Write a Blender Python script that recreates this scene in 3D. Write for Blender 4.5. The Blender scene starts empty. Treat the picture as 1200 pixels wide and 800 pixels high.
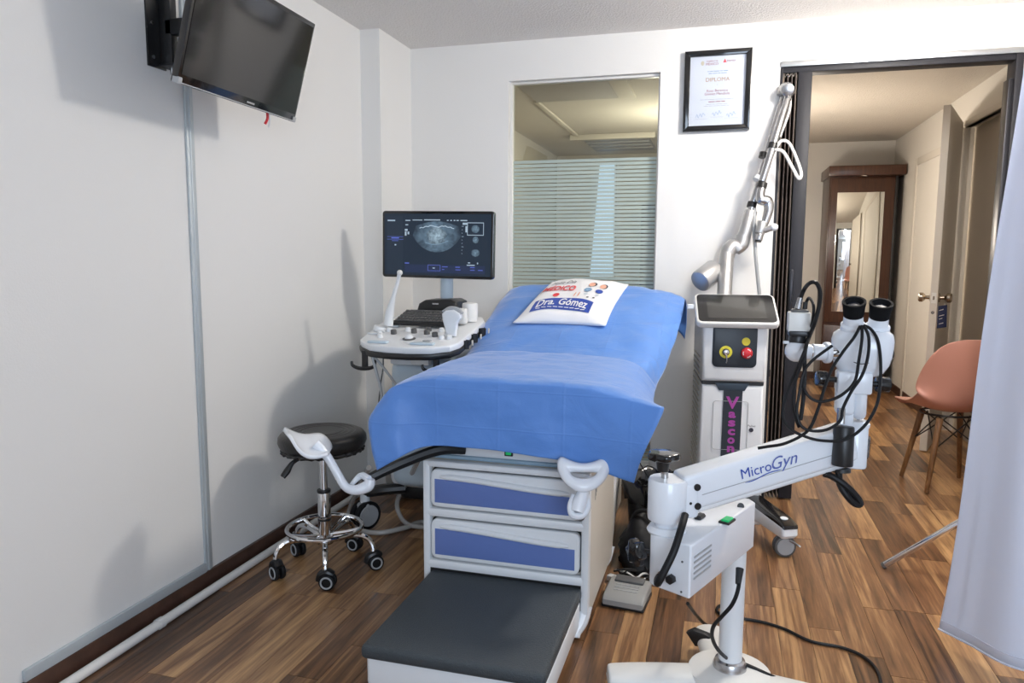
import bpy, bmesh, math, random
from mathutils import Vector, Matrix
random.seed(7)
scene = bpy.context.scene
COL = scene.collection
R = math.radians

# ------------------------------------------------------------------ camera
CAM = Vector((0, 0, 1.22)); FPX = 864.7
PITCH, YAW, ROLL = R(6.624), R(15.788), R(-.2916)
_fw = Vector((-math.sin(YAW)*math.cos(PITCH), math.cos(YAW)*math.cos(PITCH), -math.sin(PITCH)))
_rt = Vector((math.cos(YAW), math.sin(YAW), 0)); _dn = _fw.cross(_rt)
_rt, _dn = math.cos(ROLL)*_rt + math.sin(ROLL)*_dn, -math.sin(ROLL)*_rt + math.cos(ROLL)*_dn
cd = bpy.data.cameras.new('camera'); cam = bpy.data.objects.new('camera', cd); COL.objects.link(cam)
cam.matrix_world = Matrix(((_rt.x, -_dn.x, -_fw.x, CAM.x), (_rt.y, -_dn.y, -_fw.y, CAM.y), (_rt.z, -_dn.z, -_fw.z, CAM.z), (0, 0, 0, 1)))
cd.sensor_width = 36; cd.lens = FPX/1200*36; cd.clip_start = .05; cd.clip_end = 60
scene.camera = cam

def ray(x, y): return _rt*((x-600)/FPX) + _dn*((y-400)/FPX) + _fw
def W(x, y, d): return CAM + ray(x, y)*d                       # photo point at a distance along the view axis
def at(x, y, ax, v):                                            # photo point on a wall / floor plane
    d = ray(x, y); return CAM + d*((v-CAM[ax])/d[ax])
def aY(x, y, v): return at(x, y, 1, v)
def aZ(x, y, v): return at(x, y, 2, v)
def project(p):
    q = Vector(p)-CAM; d = q.dot(_fw)
    return (600+FPX*q.dot(_rt)/d, 400+FPX*q.dot(_dn)/d, d)

# ------------------------------------------------------------------ world, lights, exposure
scene.view_settings.view_transform = 'Standard'; scene.view_settings.look = 'None'
scene.view_settings.gamma = 1; scene.view_settings.use_curve_mapping = False
scene.view_settings.exposure = 0.12
world = bpy.data.worlds.new('world'); scene.world = world; world.use_nodes = True
world.node_tree.nodes['Background'].inputs[0].default_value = (.62, .78, 1, 1)
world.node_tree.nodes['Background'].inputs[1].default_value = 1.2

def lamp(name, kind, loc, energy, color, size=.1, rot=None, sy=None):
    l = bpy.data.lights.new(name, kind); l.energy = energy; l.color = color
    if kind == 'AREA':
        l.size = size
        if sy: l.shape = 'RECTANGLE'; l.size_y = sy
    else: l.shadow_soft_size = size
    o = bpy.data.objects.new(name, l); COL.objects.link(o); o.location = loc
    if rot: o.rotation_euler = rot
    return o
lamp('ceiling_lamp', 'POINT', (.74, 2.85, 2.17), 64, (1, .945, .87), .11)
lamp('window_daylight', 'AREA', (1.0, -1.55, 1.45), 58, (.70, .83, 1), 1.7, (R(90), 0, 0), 1.3)
lamp('hall_fill', 'POINT', (.30, 5.9, 1.5), 32, (1, .90, .78), .12)  # unseen fill light, added to brighten the hall
lamp('side_room_lamp', 'POINT', (-.35, 6.0, 1.85), 34, (1, .94, .82), .12)

# ------------------------------------------------------------------ materials
MATS = {}
def mat(name, col, rough=.5, metal=0., spec=.5, bump=0., bscale=60., var=0., vscale=8., emit=None, estr=0., trans=0., alpha=1., coat=0., sheen=0., sub=0.):
    if name in MATS: return MATS[name]
    m = bpy.data.materials.new(name); m.use_nodes = True
    nt = m.node_tree; b = nt.nodes['Principled BSDF']; I = b.inputs
    I['Base Color'].default_value = (*col, 1); I['Roughness'].default_value = rough; I['Metallic'].default_value = metal
    I['Specular IOR Level'].default_value = spec; I['Transmission Weight'].default_value = trans; I['Alpha'].default_value = alpha
    I['Coat Weight'].default_value = coat; I['Sheen Weight'].default_value = sheen
    if emit: I['Emission Color'].default_value = (*emit, 1); I['Emission Strength'].default_value = estr
    if bump or var: tc = nt.nodes.new('ShaderNodeTexCoord')
    if bump:
        n = nt.nodes.new('ShaderNodeTexNoise'); n.inputs['Scale'].default_value = bscale; n.inputs['Detail'].default_value = 4
        bp = nt.nodes.new('ShaderNodeBump'); bp.inputs['Strength'].default_value = bump; bp.inputs['Distance'].default_value = .01
        nt.links.new(tc.outputs['Object'], n.inputs['Vector']); nt.links.new(n.outputs['Fac'], bp.inputs['Height']); nt.links.new(bp.outputs['Normal'], I['Normal'])
    if var:
        n = nt.nodes.new('ShaderNodeTexNoise'); n.inputs['Scale'].default_value = vscale; n.inputs['Detail'].default_value = 3
        r = nt.nodes.new('ShaderNodeValToRGB')
        r.color_ramp.elements[0].position = .3; r.color_ramp.elements[1].position = .7
        r.color_ramp.elements[0].color = (*[c*(1-var) for c in col], 1); r.color_ramp.elements[1].color = (*[min(1, c*(1+var)) for c in col], 1)
        nt.links.new(tc.outputs['Object'], n.inputs['Vector']); nt.links.new(n.outputs['Fac'], r.inputs['Fac']); nt.links.new(r.outputs['Color'], I['Base Color'])
    MATS[name] = m; return m

def wood(name, cols, grain=(14, 1.2, 14), rough=.32, pos=(.25, .5, .75), per_piece=.5, coat=.15):
    m = bpy.data.materials.new(name); m.use_nodes = True; nt = m.node_tree; N = nt.nodes.new; L = nt.links.new
    b = nt.nodes['Principled BSDF']; b.inputs['Roughness'].default_value = rough; b.inputs['Coat Weight'].default_value = coat; b.inputs['Coat Roughness'].default_value = .25
    g = N('ShaderNodeNewGeometry'); oi = N('ShaderNodeObjectInfo')
    rnd = N('ShaderNodeMath'); rnd.operation = 'ADD'; L(oi.outputs['Random'], rnd.inputs[0]); L(g.outputs['Random Per Island'], rnd.inputs[1])
    fr = N('ShaderNodeMath'); fr.operation = 'FRACT'; L(rnd.outputs[0], fr.inputs[0])
    off = N('ShaderNodeVectorMath'); off.operation = 'SCALE'; off.inputs[0].default_value = (13.7, 31.1, 7.3); L(fr.outputs[0], off.inputs['Scale'])
    ad = N('ShaderNodeVectorMath'); ad.operation = 'ADD'; L(g.outputs['Position'], ad.inputs[0]); L(off.outputs[0], ad.inputs[1])
    mp = N('ShaderNodeVectorMath'); mp.operation = 'MULTIPLY'; mp.inputs[1].default_value = grain; L(ad.outputs[0], mp.inputs[0])
    n1 = N('ShaderNodeTexNoise'); n1.inputs['Scale'].default_value = 1; n1.inputs['Detail'].default_value = 5; n1.inputs['Distortion'].default_value = 1.5; L(mp.outputs[0], n1.inputs['Vector'])
    mp2 = N('ShaderNodeVectorMath'); mp2.operation = 'MULTIPLY'; mp2.inputs[1].default_value = [c*7 for c in grain]; L(ad.outputs[0], mp2.inputs[0])
    n2 = N('ShaderNodeTexNoise'); n2.inputs['Scale'].default_value = 1; n2.inputs['Detail'].default_value = 3; L(mp2.outputs[0], n2.inputs['Vector'])
    mx = N('ShaderNodeMix'); mx.inputs[0].default_value = .28; L(n1.outputs['Fac'], mx.inputs[2]); L(n2.outputs['Fac'], mx.inputs[3])
    sh = N('ShaderNodeMapRange'); sh.inputs[3].default_value = -per_piece*.5; sh.inputs[4].default_value = per_piece*.5; L(fr.outputs[0], sh.inputs[0])
    sm = N('ShaderNodeMath'); sm.operation = 'ADD'; L(mx.outputs[0], sm.inputs[0]); L(sh.outputs[0], sm.inputs[1])
    rp = N('ShaderNodeValToRGB'); e = rp.color_ramp.elements
    e[0].position = pos[0]; e[0].color = (*cols[0], 1); e[1].position = pos[2]; e[1].color = (*cols[2], 1)
    k = e.new(pos[1]); k.color = (*cols[1], 1)
    L(sm.outputs[0], rp.inputs[0]); L(rp.outputs[0], b.inputs['Base Color'])
    bp = N('ShaderNodeBump'); bp.inputs['Strength'].default_value = .08; bp.inputs['Distance'].default_value = .002; L(n2.outputs['Fac'], bp.inputs['Height']); L(bp.outputs[0], b.inputs['Normal'])
    return m

WALL = mat('wall_paint', (.80, .79, .77), .75, bump=.06, bscale=180)
WALLB = mat('wall_paint_back', (.82, .81, .79), .75, bump=.05, bscale=150)
CEIL = mat('popcorn_ceiling', (.84, .81, .78), .95, bump=.8, bscale=110)
HALLW = mat('hall_paint', (.72, .69, .64), .8, bump=.05, bscale=120)
HALLC = mat('hall_ceiling_paint', (.68, .63, .56), .95, bump=1., bscale=90)
BEIGE = mat('beige_paint', (.56, .49, .40), .7)
DOORW = mat('door_white', (.66, .62, .56), .5)
SIDEW = mat('side_room_paint', (.62, .58, .50), .8)
ALU = mat('aluminium', (.62, .64, .65), .35, 1.)
ALUP = mat('aluminium_painted', (.52, .57, .60), .45, .3)
BROWN = mat('dark_brown_board', (.075, .036, .024), .45, var=.25, vscale=20)
PIPE = mat('pipe_white', (.72, .71, .69), .45)
DARKM = mat('dark_metal', (.03, .03, .035), .35, .6)
BRONZE = mat('bronze_metal', (.020, .020, .025), .5, .1, spec=.3)
ACC = mat('accordion_brown', (.075, .052, .042), .5)
ACCE = mat('accordion_edge', (.085, .065, .058), .55)
BLACK = mat('black_plastic', (.012, .012, .013), .38)
BLACKG = mat('black_gloss', (.008, .008, .009), .12, coat=.3)
RUBBER = mat('black_rubber', (.010, .010, .011), .5, spec=.25)
VINYL = mat('black_vinyl', (.016, .015, .015), .38, bump=.12, bscale=90)
CHROME = mat('chrome', (.82, .82, .83), .07, 1.)
SILVER = mat('silver_metal', (.52, .52, .53), .26, 1.)
SATIN = mat('satin_silver', (.50, .50, .50), .40, .85)
WPL = mat('white_plastic', (.78, .80, .82), .32, coat=.1)
WPLW = mat('white_plastic_warm', (.78, .77, .74), .4)
WEN = mat('white_enamel', (.80, .83, .88), .22, coat=.3)
GREYB = mat('pale_blue_grey', (.56, .66, .74), .4)
BLUE = mat('drawer_blue', (.13, .20, .48), .35)
STEP = mat('step_grey', (.045, .056, .064), .5, bump=.4, bscale=260)
CREAM = mat('cream_plastic', (.66, .62, .55), .4)
GREYP = mat('grey_plastic', (.30, .30, .29), .5)
GREYD = mat('grey_dark_plastic', (.10, .10, .10), .5)
GREYM = mat('grey_mid', (.38, .39, .40), .45)
RED = mat('red_button', (.62, .02, .03), .35)
YEL = mat('yellow_print', (.75, .66, .04), .45)
GREEN = mat('green_switch', (.01, .30, .10), .3, emit=(.02, .5, .16), estr=.35)
PURP = mat('purple_print', (.38, .05, .33), .5)
NAVYP = mat('navy_panel', (.012, .018, .028), .35)
INKB = mat('ink_blue', (.03, .075, .40), .5)
INKR = mat('ink_red', (.75, .06, .07), .6)
INKK = mat('ink_black', (.03, .03, .05), .6)
INKT = mat('ink_tan', (.46, .25, .08), .6)
INKM = mat('ink_maroon', (.34, .08, .10), .6)
INKS = mat('ink_steel', (.20, .33, .50), .6)
INKG = mat('ink_grey', (.36, .36, .38), .6)
SKIN = mat('print_peach', (.80, .42, .30), .7)
PAPER = mat('paper', (.74, .77, .82), .25)
PILLOW = mat('pillow_cotton', (.86, .86, .88), .85, bump=.15, bscale=40, sheen=.2)
CURT = mat('curtain_cloth', (.82, .86, .97), .9, bump=.05, bscale=300, sheen=.2)
def add_translucent(m, col, f):
    nt = m.node_tree; t = nt.nodes.new('ShaderNodeBsdfTranslucent'); t.inputs[0].default_value = (*col, 1)
    mx = nt.nodes.new('ShaderNodeMixShader'); mx.inputs[0].default_value = f
    nt.links.new(nt.nodes['Principled BSDF'].outputs[0], mx.inputs[1]); nt.links.new(t.outputs[0], mx.inputs[2]); nt.links.new(mx.outputs[0], nt.nodes['Material Output'].inputs[0])
add_translucent(CURT, (.80, .82, .92), .28)
PINK = mat('pink_shell', (.62, .30, .23), .42)
LEGW = wood('leg_wood', [(.10, .045, .02), (.24, .12, .05), (.36, .20, .09)], (40, 40, 4), per_piece=.2)
WARD = wood('wardrobe_wood', [(.028, .010, .006), (.056, .020, .010), (.085, .032, .016)], (30, 30, 2.2), .3, per_piece=.1)
FLOOR = wood('floor_laminate', [(.052, .025, .012), (.215, .104, .046), (.56, .33, .15)], (21, 1.15, 21), .30, (.28, .5, .76), .34, .12)
MIRROR = mat('mirror', (.86, .88, .86), .02, 1.)
BRASS = mat('aged_brass', (.44, .38, .31), .25, 1.)
NAVY = mat('navy_card', (.02, .03, .09), .5)
GLASSB = mat('tv_glass', (.010, .0095, .009), .09, spec=.6)
CLEAR = mat('clear_hose', (.60, .58, .55), .25, alpha=.75, coat=.2)
FLOORSUB = mat('floor_underlay', (.03, .016, .009), .8)

def sheet_mat():
    m = bpy.data.materials.new('blue_drape'); m.use_nodes = True; nt = m.node_tree; N = nt.nodes.new; L = nt.links.new
    b = nt.nodes['Principled BSDF']; b.inputs['Roughness'].default_value = .48; b.inputs['Sheen Weight'].default_value = .7
    b.inputs['Base Color'].default_value = (.125, .305, .76, 1); b.inputs['Sheen Roughness'].default_value = .35; b.inputs['Sheen Tint'].default_value = (.75, .8, 1, 1)
    tc = N('ShaderNodeTexCoord')
    n = N('ShaderNodeTexNoise'); n.inputs['Scale'].default_value = 9; n.inputs['Detail'].default_value = 5; n.inputs['Distortion'].default_value = .8
    n2 = N('ShaderNodeTexNoise'); n2.inputs['Scale'].default_value = 300
    ad = N('ShaderNodeMath'); ad.operation = 'MULTIPLY_ADD'; ad.inputs[1].default_value = .05
    L(tc.outputs['Object'], n.inputs['Vector']); L(tc.outputs['Object'], n2.inputs['Vector']); L(n2.outputs['Fac'], ad.inputs[0]); L(n.outputs['Fac'], ad.inputs[2])
    sx = N('ShaderNodeSeparateXYZ'); L(tc.outputs['Object'], sx.inputs[0])
    tot = ad.outputs[0]
    for axis, per, ph in ((0, .205, .03), (1, .235, .11), (2, .12, .03)):
        a1 = N('ShaderNodeMath'); a1.operation = 'MULTIPLY_ADD'; a1.inputs[1].default_value = 1/per; a1.inputs[2].default_value = ph/per+20; L(sx.outputs[axis], a1.inputs[0])
        a2 = N('ShaderNodeMath'); a2.operation = 'PINGPONG'; a2.inputs[1].default_value = .5; L(a1.outputs[0], a2.inputs[0])
        a3 = N('ShaderNodeMapRange'); a3.inputs[1].default_value = 0; a3.inputs[2].default_value = .030; a3.inputs[3].default_value = .14; a3.inputs[4].default_value = 0; L(a2.outputs[0], a3.inputs[0])
        a4 = N('ShaderNodeMath'); a4.operation = 'ADD'; L(tot, a4.inputs[0]); L(a3.outputs[0], a4.inputs[1]); tot = a4.outputs[0]
    bp = N('ShaderNodeBump'); bp.inputs['Strength'].default_value = .30; bp.inputs['Distance'].default_value = .018
    L(tot, bp.inputs['Height']); L(bp.outputs[0], b.inputs['Normal'])
    t = N('ShaderNodeBsdfTranslucent'); t.inputs[0].default_value = (.10, .24, .75, 1)
    mx = N('ShaderNodeMixShader'); mx.inputs[0].default_value = .12
    L(b.outputs[0], mx.inputs[1]); L(t.outputs[0], mx.inputs[2]); L(mx.outputs[0], nt.nodes['Material Output'].inputs[0])
    return m
SHEET = sheet_mat()

def glass_mat(name, tint, refl=.07):
    m = bpy.data.materials.new(name); m.use_nodes = True; nt = m.node_tree; N = nt.nodes.new; L = nt.links.new
    nt.nodes.remove(nt.nodes['Principled BSDF'])
    t = N('ShaderNodeBsdfTransparent'); t.inputs[0].default_value = (*tint, 1)
    g = N('ShaderNodeBsdfGlossy'); g.inputs['Roughness'].default_value = .01
    mx = N('ShaderNodeMixShader'); mx.inputs[0].default_value = refl
    L(t.outputs[0], mx.inputs[1]); L(g.outputs[0], mx.inputs[2]); L(mx.outputs[0], nt.nodes['Material Output'].inputs[0])
    return m
GLASS = glass_mat('window_glass', (.86, .88, .84))
def film_mat():
    m = bpy.data.materials.new('frosted_film'); m.use_nodes = True; nt = m.node_tree; N = nt.nodes.new; L = nt.links.new
    b = nt.nodes['Principled BSDF']; b.inputs['Base Color'].default_value = (.54, .63, .59, 1); b.inputs['Roughness'].default_value = .3
    t = N('ShaderNodeBsdfTransparent'); t.inputs[0].default_value = (.8, .85, .82, 1)
    mx = N('ShaderNodeMixShader'); mx.inputs[0].default_value = .72
    L(t.outputs[0], mx.inputs[1]); L(b.outputs[0], mx.inputs[2]); L(mx.outputs[0], nt.nodes['Material Output'].inputs[0])
    return m
FILM = film_mat()
def emat(name, col, s):
    return mat(name, (.004, .004, .005), .16, spec=.35, emit=col, estr=s)
SCR = emat('screen_navy', (.0095, .020, .038), 1.)
SCRL = emat('screen_panel', (.0125, .024, .043), 1.)
UIW = emat('screen_white', (.35, .45, .55), 1.)
UIB = emat('screen_blue', (.10, .14, .55), 1.)
def echo_mat(name, c0, c1, scale, cx, cz, rad):
    m = bpy.data.materials.new(name); m.use_nodes = True; nt = m.node_tree; N = nt.nodes.new; L = nt.links.new
    b = nt.nodes['Principled BSDF']; b.inputs['Base Color'].default_value = (.004, .004, .005, 1); b.inputs['Roughness'].default_value = .16; b.inputs['Specular IOR Level'].default_value = .35
    g = N('ShaderNodeNewGeometry')
    n = N('ShaderNodeTexNoise'); n.inputs['Scale'].default_value = scale; n.inputs['Detail'].default_value = 5; n.inputs['Distortion'].default_value = .6; L(g.outputs['Position'], n.inputs['Vector'])
    sub = N('ShaderNodeVectorMath'); sub.operation = 'SUBTRACT'; sub.inputs[1].default_value = (cx, 0, cz); L(g.outputs['Position'], sub.inputs[0])
    ml = N('ShaderNodeVectorMath'); ml.operation = 'MULTIPLY'; ml.inputs[1].default_value = (1, 0, 1); L(sub.outputs[0], ml.inputs[0])
    ln = N('ShaderNodeVectorMath'); ln.operation = 'LENGTH'; L(ml.outputs[0], ln.inputs[0])
    mr = N('ShaderNodeMapRange'); mr.inputs[1].default_value = 0; mr.inputs[2].default_value = rad; mr.inputs[3].default_value = 1; mr.inputs[4].default_value = 0; L(ln.outputs['Value'], mr.inputs[0])
    mu = N('ShaderNodeMath'); mu.operation = 'MULTIPLY'; L(n.outputs['Fac'], mu.inputs[0]); L(mr.outputs[0], mu.inputs[1])
    rp = N('ShaderNodeValToRGB'); e = rp.color_ramp.elements; e[0].position = .08; e[0].color = (*c0, 1); e[1].position = .55; e[1].color = (*c1, 1); L(mu.outputs[0], rp.inputs[0])
    L(rp.outputs[0], b.inputs['Emission Color']); b.inputs['Emission Strength'].default_value = 1
    L(b.outputs[0], nt.nodes['Material Output'].inputs[0])
    return m

# ------------------------------------------------------------------ mesh helpers
class MB:
    def __init__(s): s.v = []; s.f = []
    def add(s, vs, fs):
        k = len(s.v); s.v += [Vector(v) for v in vs]; s.f += [tuple(i+k for i in f) for f in fs]; return s
    def box(s, c, sz, b=0., seg=2, M=None):
        bm = bmesh.new(); bmesh.ops.create_cube(bm, size=1)
        for v in bm.verts: v.co = Vector((v.co.x*sz[0], v.co.y*sz[1], v.co.z*sz[2]))
        if b: bmesh.ops.bevel(bm, geom=bm.edges[:], offset=b, segments=seg, profile=.5, affect='EDGES')
        bm.verts.index_update(); c = Vector(c)
        vs = [((M @ v.co) if M else v.co) + c for v in bm.verts]
        fs = [[v.index for v in f.verts] for f in bm.faces]; bm.free()
        return s.add(vs, fs)
    def bx(s, x0, x1, y0, y1, z0, z1, b=0., seg=2):
        return s.box(((x0+x1)/2, (y0+y1)/2, (z0+z1)/2), (x1-x0, y1-y0, z1-z0), b, seg)
    def lathe(s, prof, o, ax=(0, 0, 1), n=28, arc=None):
        ax = Vector(ax).normalized(); u = ax.orthogonal().normalized(); w = ax.cross(u); o = Vector(o)
        vs, fs = [], []
        for r, hh in prof:
            for i in range(n):
                a = 2*math.pi*i/n; vs.append(o + ax*hh + (u*math.cos(a)+w*math.sin(a))*max(r, 1e-5))
        for j in range(len(prof)-1):
            for i in range(n):
                k = (i+1) % n; fs.append((j*n+i, j*n+k, (j+1)*n+k, (j+1)*n+i))
        fs.append(tuple(range(n))[::-1]); fs.append(tuple((len(prof)-1)*n+i for i in range(n)))
        return s.add(vs, fs)
    def cyl(s, p0, p1, r0, r1=None, n=24, b=0.):
        p0, p1 = Vector(p0), Vector(p1); r1 = r0 if r1 is None else r1; d = (p1-p0); L = d.length
        pr = [(r0, 0), (r1, L)] if not b else [(r0-b, 0), (r0-b*.3, b*.3), (r0, b), (r1, L-b), (r1-b*.3, L-b*.3), (r1-b, L)]
        return s.lathe(pr, p0, d, n)
    def ball(s, c, r, n=20, sc=(1, 1, 1)):
        bm = bmesh.new(); bmesh.ops.create_uvsphere(bm, u_segments=n, v_segments=n//2, radius=r); bm.verts.index_update()
        vs = [Vector((v.co.x*sc[0], v.co.y*sc[1], v.co.z*sc[2]))+Vector(c) for v in bm.verts]; fs = [[v.index for v in f.verts] for f in bm.faces]; bm.free()
        return s.add(vs, fs)
    def tube(s, pts, r, n=10, smooth=6, closed=False, flat=1., up=None):
        pts = [Vector(p) for p in pts]; rs = list(r) if isinstance(r, (list, tuple)) else [r]*len(pts)
        if smooth and len(pts) > 2:
            q, qr = [], []; m = len(pts)
            for i in range(m if closed else m-1):
                if closed: a, b, c, d = pts[i-1], pts[i], pts[(i+1) % m], pts[(i+2) % m]
                else: a, b, c, d = pts[max(i-1, 0)], pts[i], pts[i+1], pts[min(i+2, m-1)]
                for k in range(smooth):
                    t = k/smooth
                    q.append(.5*((2*b)+(c-a)*t+(2*a-5*b+4*c-d)*t*t+(3*b-a-3*c+d)*t**3)); qr.append(rs[i]*(1-t)+rs[(i+1) % m]*t)
            if not closed: q.append(pts[-1]); qr.append(rs[-1])
            pts, rs = q, qr
        m = len(pts); vs, fs = [], []; u = None
        for i in range(m):
            t = (pts[(i+1) % m]-pts[i-1]) if closed else (pts[min(i+1, m-1)]-pts[max(i-1, 0)])
            t.normalize()
            if up is not None: u = Vector(up)-t*t.dot(Vector(up))
            elif u is None: u = t.orthogonal()
            else: u = u-t*t.dot(u)
            u.normalize(); w = t.cross(u)
            for k in range(n):
                a = 2*math.pi*k/n; vs.append(pts[i]+(u*math.cos(a)*flat+w*math.sin(a))*rs[i])
        for i in range(m if closed else m-1):
            j = (i+1) % m
            for k in range(n): l = (k+1) % n; fs.append((i*n+k, i*n+l, j*n+l, j*n+k))
        if not closed: fs.append(tuple(range(n))[::-1]); fs.append(tuple((m-1)*n+k for k in range(n)))
        return s.add(vs, fs)
    def prism(s, poly, o, ux, uy, depth, b=0., seg=2):        # polygon in (ux, uy) pushed along ux x uy
        ux, uy, o = Vector(ux), Vector(uy), Vector(o); uz = ux.cross(uy)
        bm = bmesh.new(); vv = [bm.verts.new((p[0], p[1], 0)) for p in poly]; f = bm.faces.new(vv)
        ex = bmesh.ops.extrude_face_region(bm, geom=[f]); top = [g for g in ex['geom'] if isinstance(g, bmesh.types.BMVert)]
        for v in top: v.co.z += depth
        if b:
            es = [e for e in bm.edges if abs(e.verts[0].co.z-e.verts[1].co.z) < 1e-6]
            bmesh.ops.bevel(bm, geom=es, offset=b, segments=seg, profile=.5, affect='EDGES')
        bmesh.ops.recalc_face_normals(bm, faces=bm.faces[:]); bm.verts.index_update()
        vs = [o+ux*v.co.x+uy*v.co.y+uz*v.co.z for v in bm.verts]; fs = [[v.index for v in f.verts] for f in bm.faces]; bm.free()
        return s.add(vs, fs)
    def grid(s, rows):
        m, n = len(rows), len(rows[0]); vs = [p for r in rows for p in r]
        return s.add(vs, [(i*n+j, i*n+j+1, (i+1)*n+j+1, (i+1)*n+j) for i in range(m-1) for j in range(n-1)])
    def obj(s, name, m, parent=None, smooth=32, recalc=True, weld=False):
        me = bpy.data.meshes.new(name); me.from_pydata([tuple(v) for v in s.v], [], s.f)
        if recalc:
            bm = bmesh.new(); bm.from_mesh(me)
            if weld: bmesh.ops.remove_doubles(bm, verts=bm.verts[:], dist=1e-5)
            bmesh.ops.recalc_face_normals(bm, faces=bm.faces[:]); bm.to_mesh(me); bm.free()
        if smooth:
            me.polygons.foreach_set('use_smooth', [True]*len(me.polygons)); me.set_sharp_from_angle(angle=R(smooth))
        me.materials.append(m); o = bpy.data.objects.new(name, me); COL.objects.link(o)
        if parent is not None: adopt(o, parent)
        return o
def wloc(p):
    v = Vector(p.location)
    while p.parent is not None: p = p.parent; v += Vector(p.location) if p.type == 'EMPTY' else Vector()
    return v
def base_of(p):
    while p.type != 'EMPTY' and p.parent is not None: p = p.parent
    return Vector(p.location) if p.type == 'EMPTY' else Vector()
def adopt(o, p):
    o.parent = p
    if p.type == 'EMPTY': o.matrix_parent_inverse = Matrix.Translation(-Vector(p.location))
def tag(o, label, cat, group=None):
    o['label'] = label; o['category'] = cat
    if group: o['group'] = group
    return o
def thing(name, label, cat, loc, group=None):
    o = bpy.data.objects.new(name, None); COL.objects.link(o); o.location = loc; o.empty_display_size = .05
    return tag(o, label, cat, group)
def struct(o): o['kind'] = 'structure'; return o
def rrect(w, h, r, n=5, cx=0, cy=0):
    p = []
    for sx, sy, a0 in ((1, 1, 0), (-1, 1, 90), (-1, -1, 180), (1, -1, 270)):
        for i in range(n+1):
            a = R(a0+90*i/n); p.append((cx+sx*(w/2-r)+r*math.cos(a), cy+sy*(h/2-r)+r*math.sin(a)))
    return p
def text_mesh(txt, size, shear=0., bold=0., align='CENTER', space=1.):
    c = bpy.data.curves.new('txt', 'FONT'); c.body = txt; c.size = size; c.align_x = align; c.align_y = 'CENTER'; c.shear = shear; c.offset = bold; c.space_character = space; c.resolution_u = 3
    o = bpy.data.objects.new('txt', c); me = bpy.data.meshes.new_from_object(o)
    vs = [v.co.copy() for v in me.vertices]; fs = [tuple(p.vertices) for p in me.polygons]
    bpy.data.objects.remove(o); bpy.data.curves.remove(c); bpy.data.meshes.remove(me)
    return vs, fs
def lettering(parent, txt, o, ux, uy, size, m, fit=None, label=None, **kw):
    vs, fs = text_mesh(txt, size, **kw)
    if fit and vs:
        wd = max(v.x for v in vs)-min(v.x for v in vs); k = fit/max(wd, 1e-6)
        vs = [Vector((v.x*k, v.y, 0)) for v in vs]
    ux, uy, o = Vector(ux), Vector(uy), Vector(o)
    b = MB(); b.add([o+ux*v.x+uy*v.y for v in vs], fs)
    return b.obj('lettering', m, parent, 0, recalc=False)
def flatq(parent, name, poly, o, ux, uy, m):
    b = MB(); b.add([Vector(o)+Vector(ux)*p[0]+Vector(uy)*p[1] for p in poly], [tuple(range(len(poly)))]); return b.obj(name, m, parent, 0, recalc=False)
def modify(o, sub=0, solid=0., off=-1, corners=False, wrinkle=None):
    if sub:
        m = o.modifiers.new('smooth', 'SUBSURF'); m.levels = sub; m.render_levels = sub
        if corners: m.boundary_smooth = 'PRESERVE_CORNERS'
    if wrinkle:
        t = bpy.data.textures.new('crumple', 'CLOUDS'); t.noise_scale = wrinkle[1]; t.noise_depth = 2
        d = o.modifiers.new('crumple', 'DISPLACE'); d.texture = t; d.strength = wrinkle[0]; d.mid_level = .5; d.texture_coords = 'GLOBAL'
    if solid: m = o.modifiers.new('thick', 'SOLIDIFY'); m.thickness = solid; m.offset = off
    return o

# ================================================================== STRUCTURE
XL, YB, H = -1.78, 3.863, 2.334
XR, YR = 2.3, -1.6
TW = .12
# floor with planks
fl = struct(MB().bx(XL-.2, XR+.2, YR-.1, 8.1, -.08, -.012).obj('floor', FLOORSUB, None, 0))
PW = .1
unit = MB().box((0, 0, 0), (1, 1, 1)).obj('plank', FLOOR, fl, 0)
pm = unit.data; bpy.data.objects.remove(unit)
planks = []
x = XL-.1; k = 0
while x < XR+.1:
    y = YR - random.random()*.7
    while y < 8.05:
        L_ = random.choice((.42, .55, .7, .7, .85)) + random.uniform(-.03, .03)
        planks.append((x, y, L_)); y += L_
    x += PW; k += 1
scored = []
for (x, y, L_) in planks:
    c = (x+PW/2, y+L_/2, 0)
    vis = 0
    if y+L_/2 > 1.0:
        u, v, d = project(c)
        if -80 < u < 1280 and 200 < v < 900: vis = PW*L_/d**3*(1.22)
        if c[1] > 3.9 and not (.2 < c[0] < 1.6): vis = 0
    scored.append((vis, x, y, L_))
scored.sort(reverse=True)
rest = MB()
for i, (vis, x, y, L_) in enumerate(scored):
    c = (x+PW/2, y+L_/2, -.008); sz = (PW-.0012, L_-.0015, .016)
    if i < 300 and vis > 0:
        o = bpy.data.objects.new('plank', pm); COL.objects.link(o); o.parent = fl; o.location = (c[0], c[1], c[2]+random.uniform(0, .0004)); o.scale = sz
    else: rest.box(c, sz)
o = rest.obj('plank_field', FLOOR, fl, 0); o['kind'] = 'stuff'

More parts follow.
